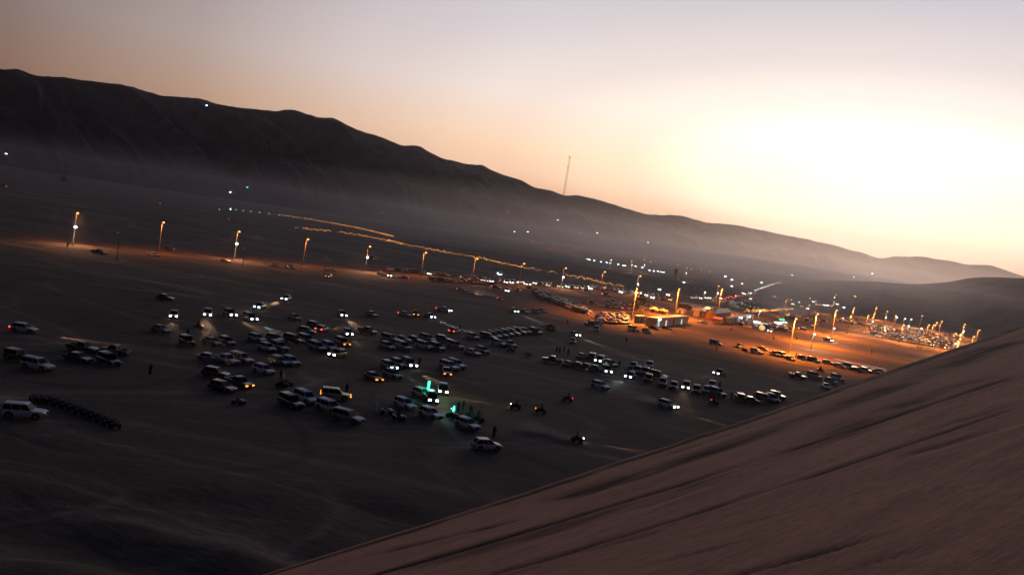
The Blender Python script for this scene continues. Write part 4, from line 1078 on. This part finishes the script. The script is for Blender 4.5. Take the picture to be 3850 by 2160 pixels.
for z, x, y, H, lab in [('g',1085,790,9,'pale unlit lamp post beside the lit road between the first two lamps'),('h',530,930,7,'faint unlit lamp post right of the third road lamp'),('h',1272,1000,8,'faint unlit lamp post left of the fifth road lamp'),('i',912,718,11,'dark unlit post beside the seventh road lamp')]:
    b = at_z(*Z[z](x, y), H); b.z = 0; lamp(b, R(-95), H, None, None, lab, 'unlit lamp posts')

# ------------------------------------------------------------------ roads and lit ground
def strip(name, pts, w, z, m):
    b = MB(); n = len(pts); v = []
    for i, p in enumerate(pts):
        d = (pts[min(n-1, i+1)] - pts[max(0, i-1)]); d.z = 0; d.normalize(); q = Vector((-d.y, d.x, 0))*w/2
        v += [(p.x+q.x, p.y+q.y, z), (p.x-q.x, p.y-q.y, z)]
    b.add(v, [(2*i, 2*i+1, 2*i+3, 2*i+2) for i in range(n-1)])
    return tag(b.build(name, m), kind='structure')
rc = [road_pts[0] - rd*700 + rnorm*6.5] + [road_pts[0] + rd*(i*40.0 - 200) + rnorm*6.5 for i in range(24)]
strip('road', rc, 11, .03, M['road'])
poly = [(2330,1215),(2470,1262),(2700,1318),(2850,1345),(3050,1382),(3250,1402),(3480,1480),(3900,1480),(3850,1330),(3560,1312),(3290,1272),(3100,1238),(2900,1222),(2650,1180),(2450,1172)]
b = MB(); pv = [at_z(x, y) for x, y in poly]; b.add([(p.x, p.y, .035) for p in pv], [tuple(range(len(pv)-1, -1, -1))]); 
lot_me = b.mesh('paved_lot', [M['road']]); bm = bmesh.new(); bm.from_mesh(lot_me); bmesh.ops.triangulate(bm, faces=bm.faces[:]); bmesh.ops.recalc_face_normals(bm, faces=bm.faces[:]); bm.to_mesh(lot_me); bm.free()
tag(mesh_obj('paved_lot', lot_me), kind='structure')
strip('path', [at_z(*Z['f'](x, y)) for x, y in ((330, 838), (420, 858), (520, 880), (640, 905), (800, 935))], 4, .05, M['cabin_dark'])
strip('track', [at_z(*Z['j'](x, y)) for x, y in ((-100, 325), (150, 360), (300, 400), (600, 480), (900, 550), (1200, 600), (1500, 660), (1900, 700))], 12, .03, M['road'])

# ------------------------------------------------------------------ zigzag strings of golden lights on low posts
def light_string(pts, label, step=4.2, hgt=1.6, r=.10, lit='warm_led'):
    W_ = [hit(x, y) for x, y in pts]; W_ = [Vector((p.x, p.y, 0)) for p in W_]
    line = []; carry = 0
    for a, b_ in zip(W_[:-1], W_[1:]):
        L_ = (b_-a).length; t = carry
        while t < L_: line.append(a + (b_-a)*(t/L_)); t += step
        carry = t - L_
    root = empty('light_string', line[0]); o0 = line[0]
    c = MB(); ps = MB()
    bl = MB(); random.seed(len(line))
    for i in range(len(line)-1):
        p, q = line[i]-o0, line[i+1]-o0
        z0, z1 = (.4, hgt) if i % 2 == 0 else (hgt, .4)
        c.tube(p + Vector((0, 0, z0)), q + Vector((0, 0, z1)), r*.35, n=3, cap=False)
        if random.random() < .06: continue
        for k in range(5):
            t = (k + random.uniform(-.3, .3))/5; pp = p.lerp(q, t); bl.ball((pp.x + random.uniform(-.5, .5), pp.y + random.uniform(-.5, .5), z0 + (z1-z0)*t + random.uniform(-.5, .5)), r*random.uniform(.9, 2.4), n=4, k=2)
        if i % 2: ps.tube(p, p + Vector((0, 0, hgt+.1)), .05, n=4)
    tag(bl.build('bulbs', M[lit], root), kind='stuff')
    c.build('cable', M['steel'], root)
    tag(ps.build('posts', M['steel'], root), kind='stuff')
    return tag(root, label, 'string lights', 'strings of golden lights')
h_ = Z['h']; i_ = Z['i']; j_ = Z['j']
light_string([h_(985,742), h_(1150,760), h_(1318,777)], 'short left piece of the lower golden zigzag light string')
light_string([h_(1380,780), h_(1600,817), h_(1830,862), i_(150,497), i_(300,537), i_(450,562), i_(700,612), i_(950,652), i_(1160,702), i_(1360,742), i_(1560,777), i_(1800,818), j_(420,665), j_(530,695), j_(750,738), j_(850,757)], 'long golden zigzag light string running right into the crowd of cars')
light_string([h_(860,627), h_(1080,662), h_(1300,697), h_(1540,742), h_(1780,797), h_(1890,827)], 'upper thinner golden light string in the mist', r=.10)
light_string([Z['k'](650,872), Z['k'](760,878), Z['k'](860,874), Z['k'](935,872)], 'short golden light string behind the awning', step=2.0)
light_string([Z['k'](960,872), Z['k'](1060,860), Z['k'](1230,850)], 'short golden light string right of the one behind the awning', step=2.0)
root = empty('light_string', at_z(*h_(300, 582)));
for x, y in ((300,582),(400,577),(450,583),(515,591),(585,598),(665,607),(750,617),(840,630),(925,640)):
    p = at_z(*h_(x, y)); g = MB(); g.ball((p.x-root.location.x, p.y-root.location.y, 1.2), .5); g.tube((p.x-root.location.x, p.y-root.location.y, 0), (p.x-root.location.x, p.y-root.location.y, .9), .08, n=5, m=1)
    g.build('bulb', [M['far_C'] if x == 400 else M['window_lit'], M['steel']], root)
tag(root, 'broken line of pale greenish lights at the far left of the golden strings', 'string lights')

# ------------------------------------------------------------------ cabins, kiosk, stalls
def house(A, B, C, h, wallm, roofm, label, cat, name='cabin', doors=(), roof_over=.35, pitch=0, lit='window_lit', dw=1.0, win=()):
    """box on three ground corners A-B (end wall), B-C (long wall)"""
    A, B, C = [Vector((p.x, p.y, 0)) for p in (A, B, C)]; D = A + C - B; o0 = B.copy(); root = empty(name, o0)
    q = [p - o0 for p in (A, B, C, D)]
    w = MB(); up = Vector((0, 0, h))
    w.add([*q, *[p + up for p in q]], [(0,1,5,4),(1,2,6,5),(2,3,7,6),(3,0,4,7),(4,5,6,7)]); w.build('wall', wallm, root)
    ce = sum(q, Vector())/4; r = MB(); ov = [p + (p-ce).normalized()*roof_over for p in q]
    if pitch:
        m0, m1 = (ov[0]+ov[1])/2, (ov[2]+ov[3])/2; e = h+.06
        v = [*(p + Vector((0,0,e)) for p in ov), m0 + Vector((0,0,e+pitch)), m1 + Vector((0,0,e+pitch))]
        r.add(v, [(0,4,5,3),(1,2,5,4),(0,1,4),(2,3,5),(3,2,1,0)])
    else:
        r.add([*(p + Vector((0,0,h+.02)) for p in ov), *(p + Vector((0,0,h+.22)) for p in ov)], [(3,2,1,0),(4,5,6,7),(0,1,5,4),(1,2,6,5),(2,3,7,6),(3,0,4,7)])
    r.build('roof', roofm, root)
    u = (q[2]-q[1]); nrm = Vector((u.y, -u.x, 0)).normalized()
    if nrm.dot(q[0]-q[1]) > 0: nrm = -nrm
    un = u.normalized()
    for t, lt in doors:
        p = q[1] + u*t + nrm*.05; d = MB()
        d.add([p - un*dw/2, p + un*dw/2, p + un*dw/2 + Vector((0,0,2.3)), p - un*dw/2 + Vector((0,0,2.3)), *[x - nrm*.1 for x in (p - un*dw/2, p + un*dw/2, p + un*dw/2 + Vector((0,0,2.3)), p - un*dw/2 + Vector((0,0,2.3)))]],
              [(0,1,2,3),(4,7,6,5),(0,4,5,1),(1,5,6,2),(2,6,7,3),(3,7,4,0)])
        o = d.build('lit_doorway' if lt else 'door', M[lit] if lt else M['glass'], root)
    return tag(root, label, cat), root, q, u, nrm
zm, zn = Z['m'], Z['n']
g = lambda z, x, y: at_z(*Z[z](x, y))
_, cab, q, u, nrm = house(g('m',930,655), g('m',1190,690), g('m',1960,618), 3.3, M['cabin'], M['roof'], 'long prefabricated cabin with four lit doorways, in the orange light', 'cabin', doors=((.07,1),(.29,1),(.52,0),(.78,1)), dw=1.3)
t_ = MB(); p = q[1] + u*.07 + nrm*.35; t_.tube(p + u.normalized()*-.9 + Vector((0,0,2.9)), p + u.normalized()*.9 + Vector((0,0,2.9)), .14); t_.build('tube_lamp', M['tube'], cab)
w_ = MB()
for k in range(9):
    p = q[1] + u*(.62+.045*k) + nrm*1.8; w_.tube(p, p + Vector((0,0,.9)), .04, n=5)
    p2 = q[1] + u*(.62+.045*(k+1)) + nrm*1.8
    if k < 8: w_.tube(p + Vector((0,0,.88)), p2 + Vector((0,0,.88)), .03, n=5)
w_.build('railing', M['steel'], cab)
house(g('m',665,590), g('m',770,605), g('m',930,600), 2.9, M['cloth_white'], M['roof'], 'small white hut left of the long cabin', 'hut', 'hut', doors=((.4,0),))
house(g('m',2090,430), g('m',2240,455), g('m',2480,420), 3.2, M['cabin_dark'], M['roof'], 'low dark building with a flat orange lit roof right of the cabin', 'building', 'low_building', doors=((.5,0),))
# white tank on legs
p = g('m',815,388); root = empty('water_tank', p); b = MB(); b.tube((0,0,1.6), (0,0,3.9), 1.05, n=16); b.tube((0,0,3.9), (0,0,4.2), 1.05, .4, n=16); b.build('tank', M['cloth_white'], root, True)
for sx in (-1, 1):
    for sy in (-1, 1): b = MB(); b.tube((sx*.8, sy*.8, 0), (sx*.75, sy*.75, 1.65), .09); b.build('leg', M['steel'], root)
tag(root, 'white water tank on legs behind the small hut', 'water tank')
p = g('j',1405,622); root = empty('water_tank', p); b = MB(); b.tube((0,0,5.5), (0,0,9.5), 2.0, n=16); b.tube((0,0,9.5), (0,0,10.2), 2.0, .5, n=16); b.build('tank', M['trim'], root, True)
for k in range(6): b = MB(); a_ = k*math.pi/3; b.tube((1.7*math.cos(a_), 1.7*math.sin(a_), 0), (1.5*math.cos(a_), 1.5*math.sin(a_), 5.6), .22); b.build('leg', M['trim'], root)
tag(root, 'dark water tank on a tower in the far haze', 'water tank')
# yellow box truck
p, rz = heading(*zm(1880, 270), 8); root = empty('box_truck', p, rz); b = MB(); b.box((-.8, 0, 2.0), (5.6, 2.3, 2.5)); b.build('cargo_box', M['yellow'], root); b = MB(); b.box((3.0, 0, 1.5), (1.7, 2.1, 1.9), taper=.85); b.build('cab', M['paint_black'], root)
b = MB(); b.box((-.2, 0, .62), (7.4, 1.0, .22)); b.build('chassis', M['trim'], root)
b = MB(); b.box((3.74, 0, 1.9), (.12, 1.6, .6)); b.build('windscreen', M['glass'], root)
for x in (-2.4, 2.7):
    for s in (-1, 1): wheel(x, s*1.1, .48, .3).build('wheel', [M['tyre'], M['rim']], root)
tag(root, 'box truck with a yellow cargo box behind the cabin', 'truck')
# domed kiosk and its pavilion
p = g('n',515,745); root = empty('domed_kiosk', p)
b = MB(); b.tube((0,0,0), (0,0,4.3), 1.15, 1.05, n=14); b.tube((0,0,4.3), (0,0,4.55), 1.35, n=14); b.build('tower', M['roof'], root, True); b = MB(); b.ball((0,0,5.2), 1.15, n=16, k=10); b.build('dome', M['roof'], root, True)
tag(root, 'round tower with an orange lit dome on top', 'kiosk')
house(g('n',330,740), g('n',560,770), g('n',940,720), 2.9, M['orange'], M['roof'], 'pavilion with a pitched pale roof beside the domed tower', 'pavilion', 'pavilion', pitch=1.7, roof_over=.9)
house(g('n',120,700), g('n',300,720), g('n',430,640), 3.0, M['cabin_dark'], M['roof'], 'small building with a sloping lit roof left of the domed tower', 'building', 'small_building', pitch=.9, roof_over=.7)
house(g('n',480,860), g('n',700,890), g('n',760,850), 2.3, M['orange'], M['orange'], 'orange painted hut behind the pale saloon', 'hut', 'hut')
_, aw, q, u, nrm = house(g('n',800,860), g('n',930,880), g('n',1480,800), 3.0, M['cabin_dark'], M['roof'], 'long low building with an awning and two tube lamps', 'building', 'long_building', doors=((.2,0),(.45,0),(.7,1),(.9,0)), roof_over=1.2)
for t in (.35, .72):
    l = MB(); p = q[1] + u*t + nrm*1.1; l.tube(p - u.normalized()*.9 + Vector((0,0,2.75)), p + u.normalized()*.9 + Vector((0,0,2.75)), .2); l.build('tube_lamp', M['tube'], aw)
# stalls
def stall(p, rz, w, lit, label, canopy='cloth_white'):
    root = empty('market_stall', p, rz)
    b = MB(); b.add([(-w/2-.3,-1.6,2.35),(w/2+.3,-1.6,2.35),(w/2+.3,1.6,2.35),(-w/2-.3,1.6,2.35),(-w/2,0,3.1),(w/2,0,3.1)], [(0,1,5,4),(2,3,4,5),(1,2,5),(3,0,4),(3,2,1,0)]); b.build('canopy', M[canopy], root)
    for sx in (-1, 1):
        for sy in (-1, 1): b = MB(); b.tube((sx*w/2, sy*1.4, 0), (sx*w/2, sy*1.4, 2.37), .05, n=6); b.build('post', M['steel'], root)
    b = MB(); b.box((0, -.9, .5), (w-.3, .7, 1.0)); b.build('counter', M['cabin'], root)
    if lit: b = MB(); b.box((0, -1.66, 2.15), (w*.8, .12, .42)); b.build('lit_sign', M[lit], root)
    return tag(root, label, 'market stall', 'row of market stalls')
for x, y, w, lit, lab, cnp in [(1540,930,4,'tube','stall with a slanting white tube lamp','cloth_white'),(1740,960,3.4,'window_lit','stall with a pale blue lit panel','orange'),(1890,960,3.4,None,'unlit stall between the blue panel and the bright signs','cloth_white'),
    (2060,940,4.2,'tube','stall with the brightest cyan white sign','cabin_dark'),(2200,930,3.6,'teal','stall with a teal sign at the right of the row','cabin_dark'),(2150,860,3.4,'green_led','stall with a green lamp behind the bright signs','cabin_dark'),(1330,960,4.5,None,'wide dim stall at the left of the row','cabin_dark')]:
    p, rz = heading(*zn(x, y), 8.7); stall(p, rz, w, lit, lab, cnp)
p = g('n',1690,1035); root = empty('inflatable_figure', p); b = MB(); b.ball((0,0,1.3), 1.45, n=14, k=10, sc=(1,1,.9)); b.build('body', M['inflat'], root, True); b = MB(); b.ball((-.55,0,3.1), .8, n=12, k=8); b.tube((-.3,0,2.2), (-.5,0,2.7), .5, n=10); b.build('head', M['inflat'], root, True)
tag(root, 'glowing pale yellow inflatable in front of the stalls', 'inflatable')
p = g('n',1600,800); lamp(p, R(-95), 5.5, 'led', 'ledfar', 'low cyan white lamp right of the long awning', 'white lamps')
tents = [('k',470,775,5,'cloth_white'),('k',585,800,4,'cabin_dark'),('k',700,770,5,'cloth_white'),('k',880,800,4,'orange'),('k',990,790,5,'cabin_dark'),('k',1120,905,5,'cloth_white'),('k',1180,955,4,'cabin_dark'),('k',1340,900,5,'cloth_white'),('k',1440,905,4,'orange'),('k',1395,985,4,'cloth_white'),('k',1590,960,4,'cabin_dark'),('j',1150,1040,4,'cloth_white'),('j',1260,1060,4,'cabin_dark'),('j',1480,1050,4,'cloth_white')]
for i, (z, x, y, w, cn) in enumerate(tents):
    p, rz = heading(*Z[z](x, y), 12); root = empty('tent', p, rz + random.uniform(-.5, .5)); b = MB()
    b.add([(-w/2,-w/2,0),(w/2,-w/2,0),(w/2,w/2,0),(-w/2,w/2,0),(-w/2,-w/2,1.7),(w/2,-w/2,1.7),(w/2,w/2,1.7),(-w/2,w/2,1.7)], [(0,1,5,4),(1,2,6,5),(2,3,7,6),(3,0,4,7)]); b.build('side_wall', M[cn], root)
    b = MB(); e = w/2 + .25; b.add([(-e,-e,1.65),(e,-e,1.65),(e,e,1.65),(-e,e,1.65),(0,0,3.1)], [(0,1,4),(1,2,4),(2,3,4),(3,0,4)]); b.build('peaked_roof', M[cn], root)
    b = MB(); b.box((0, -w/2 - .04, .85), (1.1, .06, 1.6)); b.build('doorway', M['trim'], root)
    tag(root, {'cloth_white': 'white', 'cabin_dark': 'grey', 'orange': 'orange'}[cn] + ' peaked tent, %s from left in the camp behind the cabin' % ordn[i] if i < 12 else ('white' if cn == 'cloth_white' else 'grey') + ' peaked tent left of the domed tower, ' + ordn[i-12] + ' of its pair', 'tent', 'peaked tents in the camp') if i != 13 else tag(root, 'white peaked tent just behind the long cabin', 'tent', 'peaked tents in the camp')
# fence in front of the cabin
fp = [g('m',1590,855), g('m',1700,885), g('m',1830,915), g('m',1960,950)]; root = empty('rail_fence', fp[0]); b = MB()
for a, c in zip(fp[:-1], fp[1:]):
    for z in (.6, 1.3, 2.0): b.tube(a - fp[0] + Vector((0,0,z)), c - fp[0] + Vector((0,0,z)), .035, n=4)
b.build('rail', M['steel'], root)
for i in range(10):
    t = i/9*3; k = min(2, int(t)); p = fp[k].lerp(fp[k+1], t-k) - fp[0]; b = MB(); b.tube(p, p + Vector((0,0,2.1)), .06, n=6); b.build('post', M['steel'], root)
tag(root, 'low rail fence in front of the long cabin', 'fence')
# green light bar, teal glow
p = g('c',975,1075); root = empty('light_bar', p, R(20)); b = MB(); b.tube((0,0,0), (0,0,1.5), .05); b.build('pole', M['steel'], root); b = MB(); b.box((0,0,2.3), (.35,.18,1.7)); b.build('green_tube', M['green_led'], root)
ld = bpy.data.lights.new('green_light', 'POINT'); ld.energy = 350; ld.color = (.05, 1, .45); ld.shadow_soft_size = .4; lo = bpy.data.objects.new('green_light', ld); COL.objects.link(lo); lo.parent = root; lo.location = (.6, -.3, 2.2)
tag(root, 'upright green light bar standing among the white wagons', 'light bar')
p = g('c',1222,1225); root = empty('teal_lamp', p + Vector((-.4, -.8, 0))); b = MB(); b.tube((0,0,0), (0,0,1.0), .03); b.build('stand', M['trim'], root); b = MB(); b.ball((0,0,1.15), .22); b.build('bulb', M['teal'], root, True)
ld = bpy.data.lights.new('teal_light', 'POINT'); ld.energy = 260; ld.color = (.1, 1, .85); ld.shadow_soft_size = .3; lo = bpy.data.objects.new('teal_light', ld); COL.objects.link(lo); lo.parent = root; lo.location = (0, -.5, 1.3)
tag(root, 'small teal lamp beside the pale robed person', 'lamp')

# ------------------------------------------------------------------ lattice mast on the ridge, mast on the left plain
def lattice(b, base_w, top_w, H, n, r, sides=3):
    for k in range(sides):
        a0 = 2*math.pi*k/sides; a1 = 2*math.pi*(k+1)/sides
        P = lambda a, t: Vector((math.cos(a), math.sin(a), 0))*(base_w*(1-t)+top_w*t)/2 + Vector((0,0,H*t))
        b.tube(P(a0,0), P(a0,1), r, n=4)
        for i in range(n):
            b.tube(P(a0,i/n), P(a1,(i+1)/n), r*.6, n=4); b.tube(P(a1,i/n), P(a1 if False else a0,i/n), r*.5, n=4)
mb_ = at_depth(2119, 737, 3530); top_h = 148/(F/3530)
root = empty('radio_mast', mb_); b = MB(); lattice(b, 12, 6, top_h, 20, .36); b.build('lattice', M['steel'], root)
b = MB(); b.box((0,0,top_h), (7,3,3)); b.box((0,0,top_h*.73), (6.5,2.5,2)); b.build('antenna', M['steel'], root)
b = MB()
for k in range(3):
    a_ = 2*math.pi*k/3 + .4
    for hh, d_ in ((.35, 42), (.55, 60)): b.tube((0,0,top_h*hh), (d_*math.cos(a_), d_*math.sin(a_), -12), .16, n=4)
b.build('guy_wire', M['steel'], root)
tag(root, 'tall lattice radio mast standing on the far ridge against the sky', 'radio mast')
p = at_z(243, 683); root = empty('radio_mast', p); b = MB(); lattice(b, 1.6, .6, 24, 16, .09, 4); b.build('lattice', M['trim'], root); b = MB(); b.box((0,0,22), (1.6,.5,1.8)); b.build('antenna', M['trim'], root)
tag(root, 'dark thin mast on the far left plain', 'radio mast')
def shrub(p, w, h, label, n=500):
    root = empty('shrub', p); b = MB(); random.seed(int(p.x*10) & 255)
    for k in range(5):
        a_ = k*1.3; b.tube((0,0,0), (w*.3*math.cos(a_), w*.3*math.sin(a_), h*.6), .08*h/2, .02, n=5)
    b.build('stem', M['bark'], root); b = MB()
    for _ in range(n):
        a_, r_, z_ = random.uniform(0, 6.3), w/2*math.sqrt(random.random()), random.random()
        r_ *= math.sin(math.pi*min(1, z_*.8+.2))**.5 * (1 + .35*math.sin(a_*3)); c = Vector((r_*math.cos(a_), r_*math.sin(a_), h*(.15+.85*z_))); s_ = random.uniform(.12, .3)*h/2.2
        d = Vector((random.gauss(0,1), random.gauss(0,1), random.gauss(0,1))).normalized(); e = d.orthogonal().normalized()*s_; f_ = d.cross(e)
        b.add([c+e, c+f_*.5, c-e, c-f_*.5], [(0,1,2,3)])
    b.build('foliage', M['leaf'], root); return tag(root, label, 'shrub', 'dark shrubs')
shrub(at_z(236, 683), 7, 6, 'dark bushy shrub at the foot of the thin left mast')
for z, x, y, w, h, lab in [('m',720,300,6,4.5,'dark bush left of the white water tank'),('m',820,170,8,4,'dark bush behind the near orange lamp'),('q',740,300,4.5,2.4,'dark bush between the curved line of cars and the lit ground'),('c',1890,700,3,1.0,'low dark bush below the white pickup with a pale grille')]:
    shrub(g(z, x, y), w, h, lab)
# ------------------------------------------------------------------ haze and the low dust in the valley
def vol(name, z0, z1, y0, y1, dens, col, an, mb=None):
    b = mb or MB()
    if not mb: b.box((0, (y0+y1)/2, (z0+z1)/2), (26000, y1-y0, z1-z0))
    m = bpy.data.materials.new(name); m.use_nodes = True; t = m.node_tree; t.nodes.clear()
    v = t.nodes.new('ShaderNodeVolumePrincipled'); v.inputs['Color'].default_value = (*col, 1); v.inputs['Density'].default_value = dens; v.inputs['Anisotropy'].default_value = an
    o = t.nodes.new('ShaderNodeOutputMaterial'); t.links.new(v.outputs[0], o.inputs['Volume'])
    return tag(b.build(name, m), kind='stuff')
vol('haze', -4, 560, -200, 7600, 3.2e-5, (.95, .90, .95), .82)
vol('dust', -3.6, 35.5, 150, 7000, 1.0e-4, (.90, .85, .98), .80)
vol('dust', -3.4, 44, 500, 7000, 0.8e-4, (.93, .87, .97), .82)
vol('dust', -3.2, 62, 900, 7000, 0.6e-4, (.93, .87, .96), .82)
# thicker dust hanging over the busy right half of the valley
b = MB(); v = [(300, 900), (3000, 900), (9000, 6950), (-2600, 6950), (-2600, 3600)]
b.add([(x, y, -3) for x, y in v] + [(x, y, 88) for x, y in v], [(4,3,2,1,0), (5,6,7,8,9), (0,1,6,5), (1,2,7,6), (2,3,8,7), (3,4,9,8), (4,0,5,9)])
vol('dust', 0, 0, 0, 0, 2.0e-4, (1, .90, .92), .82, b)
b = MB(); v = [(1100, 1800), (6000, 1800), (9000, 6900), (-900, 6900)]
b.add([(x, y, -3.1) for x, y in v] + [(x, y, 150) for x, y in v], [(3,2,1,0), (4,5,6,7), (0,1,5,4), (1,2,6,5), (2,3,7,6), (3,0,4,7)])
vol('dust', 0, 0, 0, 0, 0.8e-4, (1, .92, .92), .84, b)
# puffs of dust raised by cars and smoke from the stalls
def puff(pts, r0, r1, dens, zc=.8):
    for i in range(len(pts)-1):
        n = 4
        for k in range(n):
            t = (i + k/n)/(len(pts)-1); p = pts[i].lerp(pts[i+1], k/n); r = r0 + (r1-r0)*t
            b = MB(); b.ball((p.x, p.y, p.z + r*zc*.6), r, n=16, k=10, sc=(1.6, 1.3, .55)); vol('dust_cloud', 0, 0, 0, 0, dens/max(1, r), (1, .93, .88), .4, b)
puff([at_z(*Z['i'](1120, 1008)), at_z(*Z['i'](985, 985)), at_z(*Z['i'](860, 962))], 1.4, 3.8, .03)
puff([at_z(2140, 1652), at_z(2050, 1632), at_z(1960, 1612)], 0.8, 2.0, .012)
puff([at_z(*Z['e'](140, 1118)), at_z(*Z['e'](40, 1105))], 0.8, 2.0, .02)
puff([at_z(*Z['k'](1190, 935)), at_z(*Z['k'](1150, 880), 14), at_z(*Z['k'](1130, 800), 26)], 5, 14, .07)
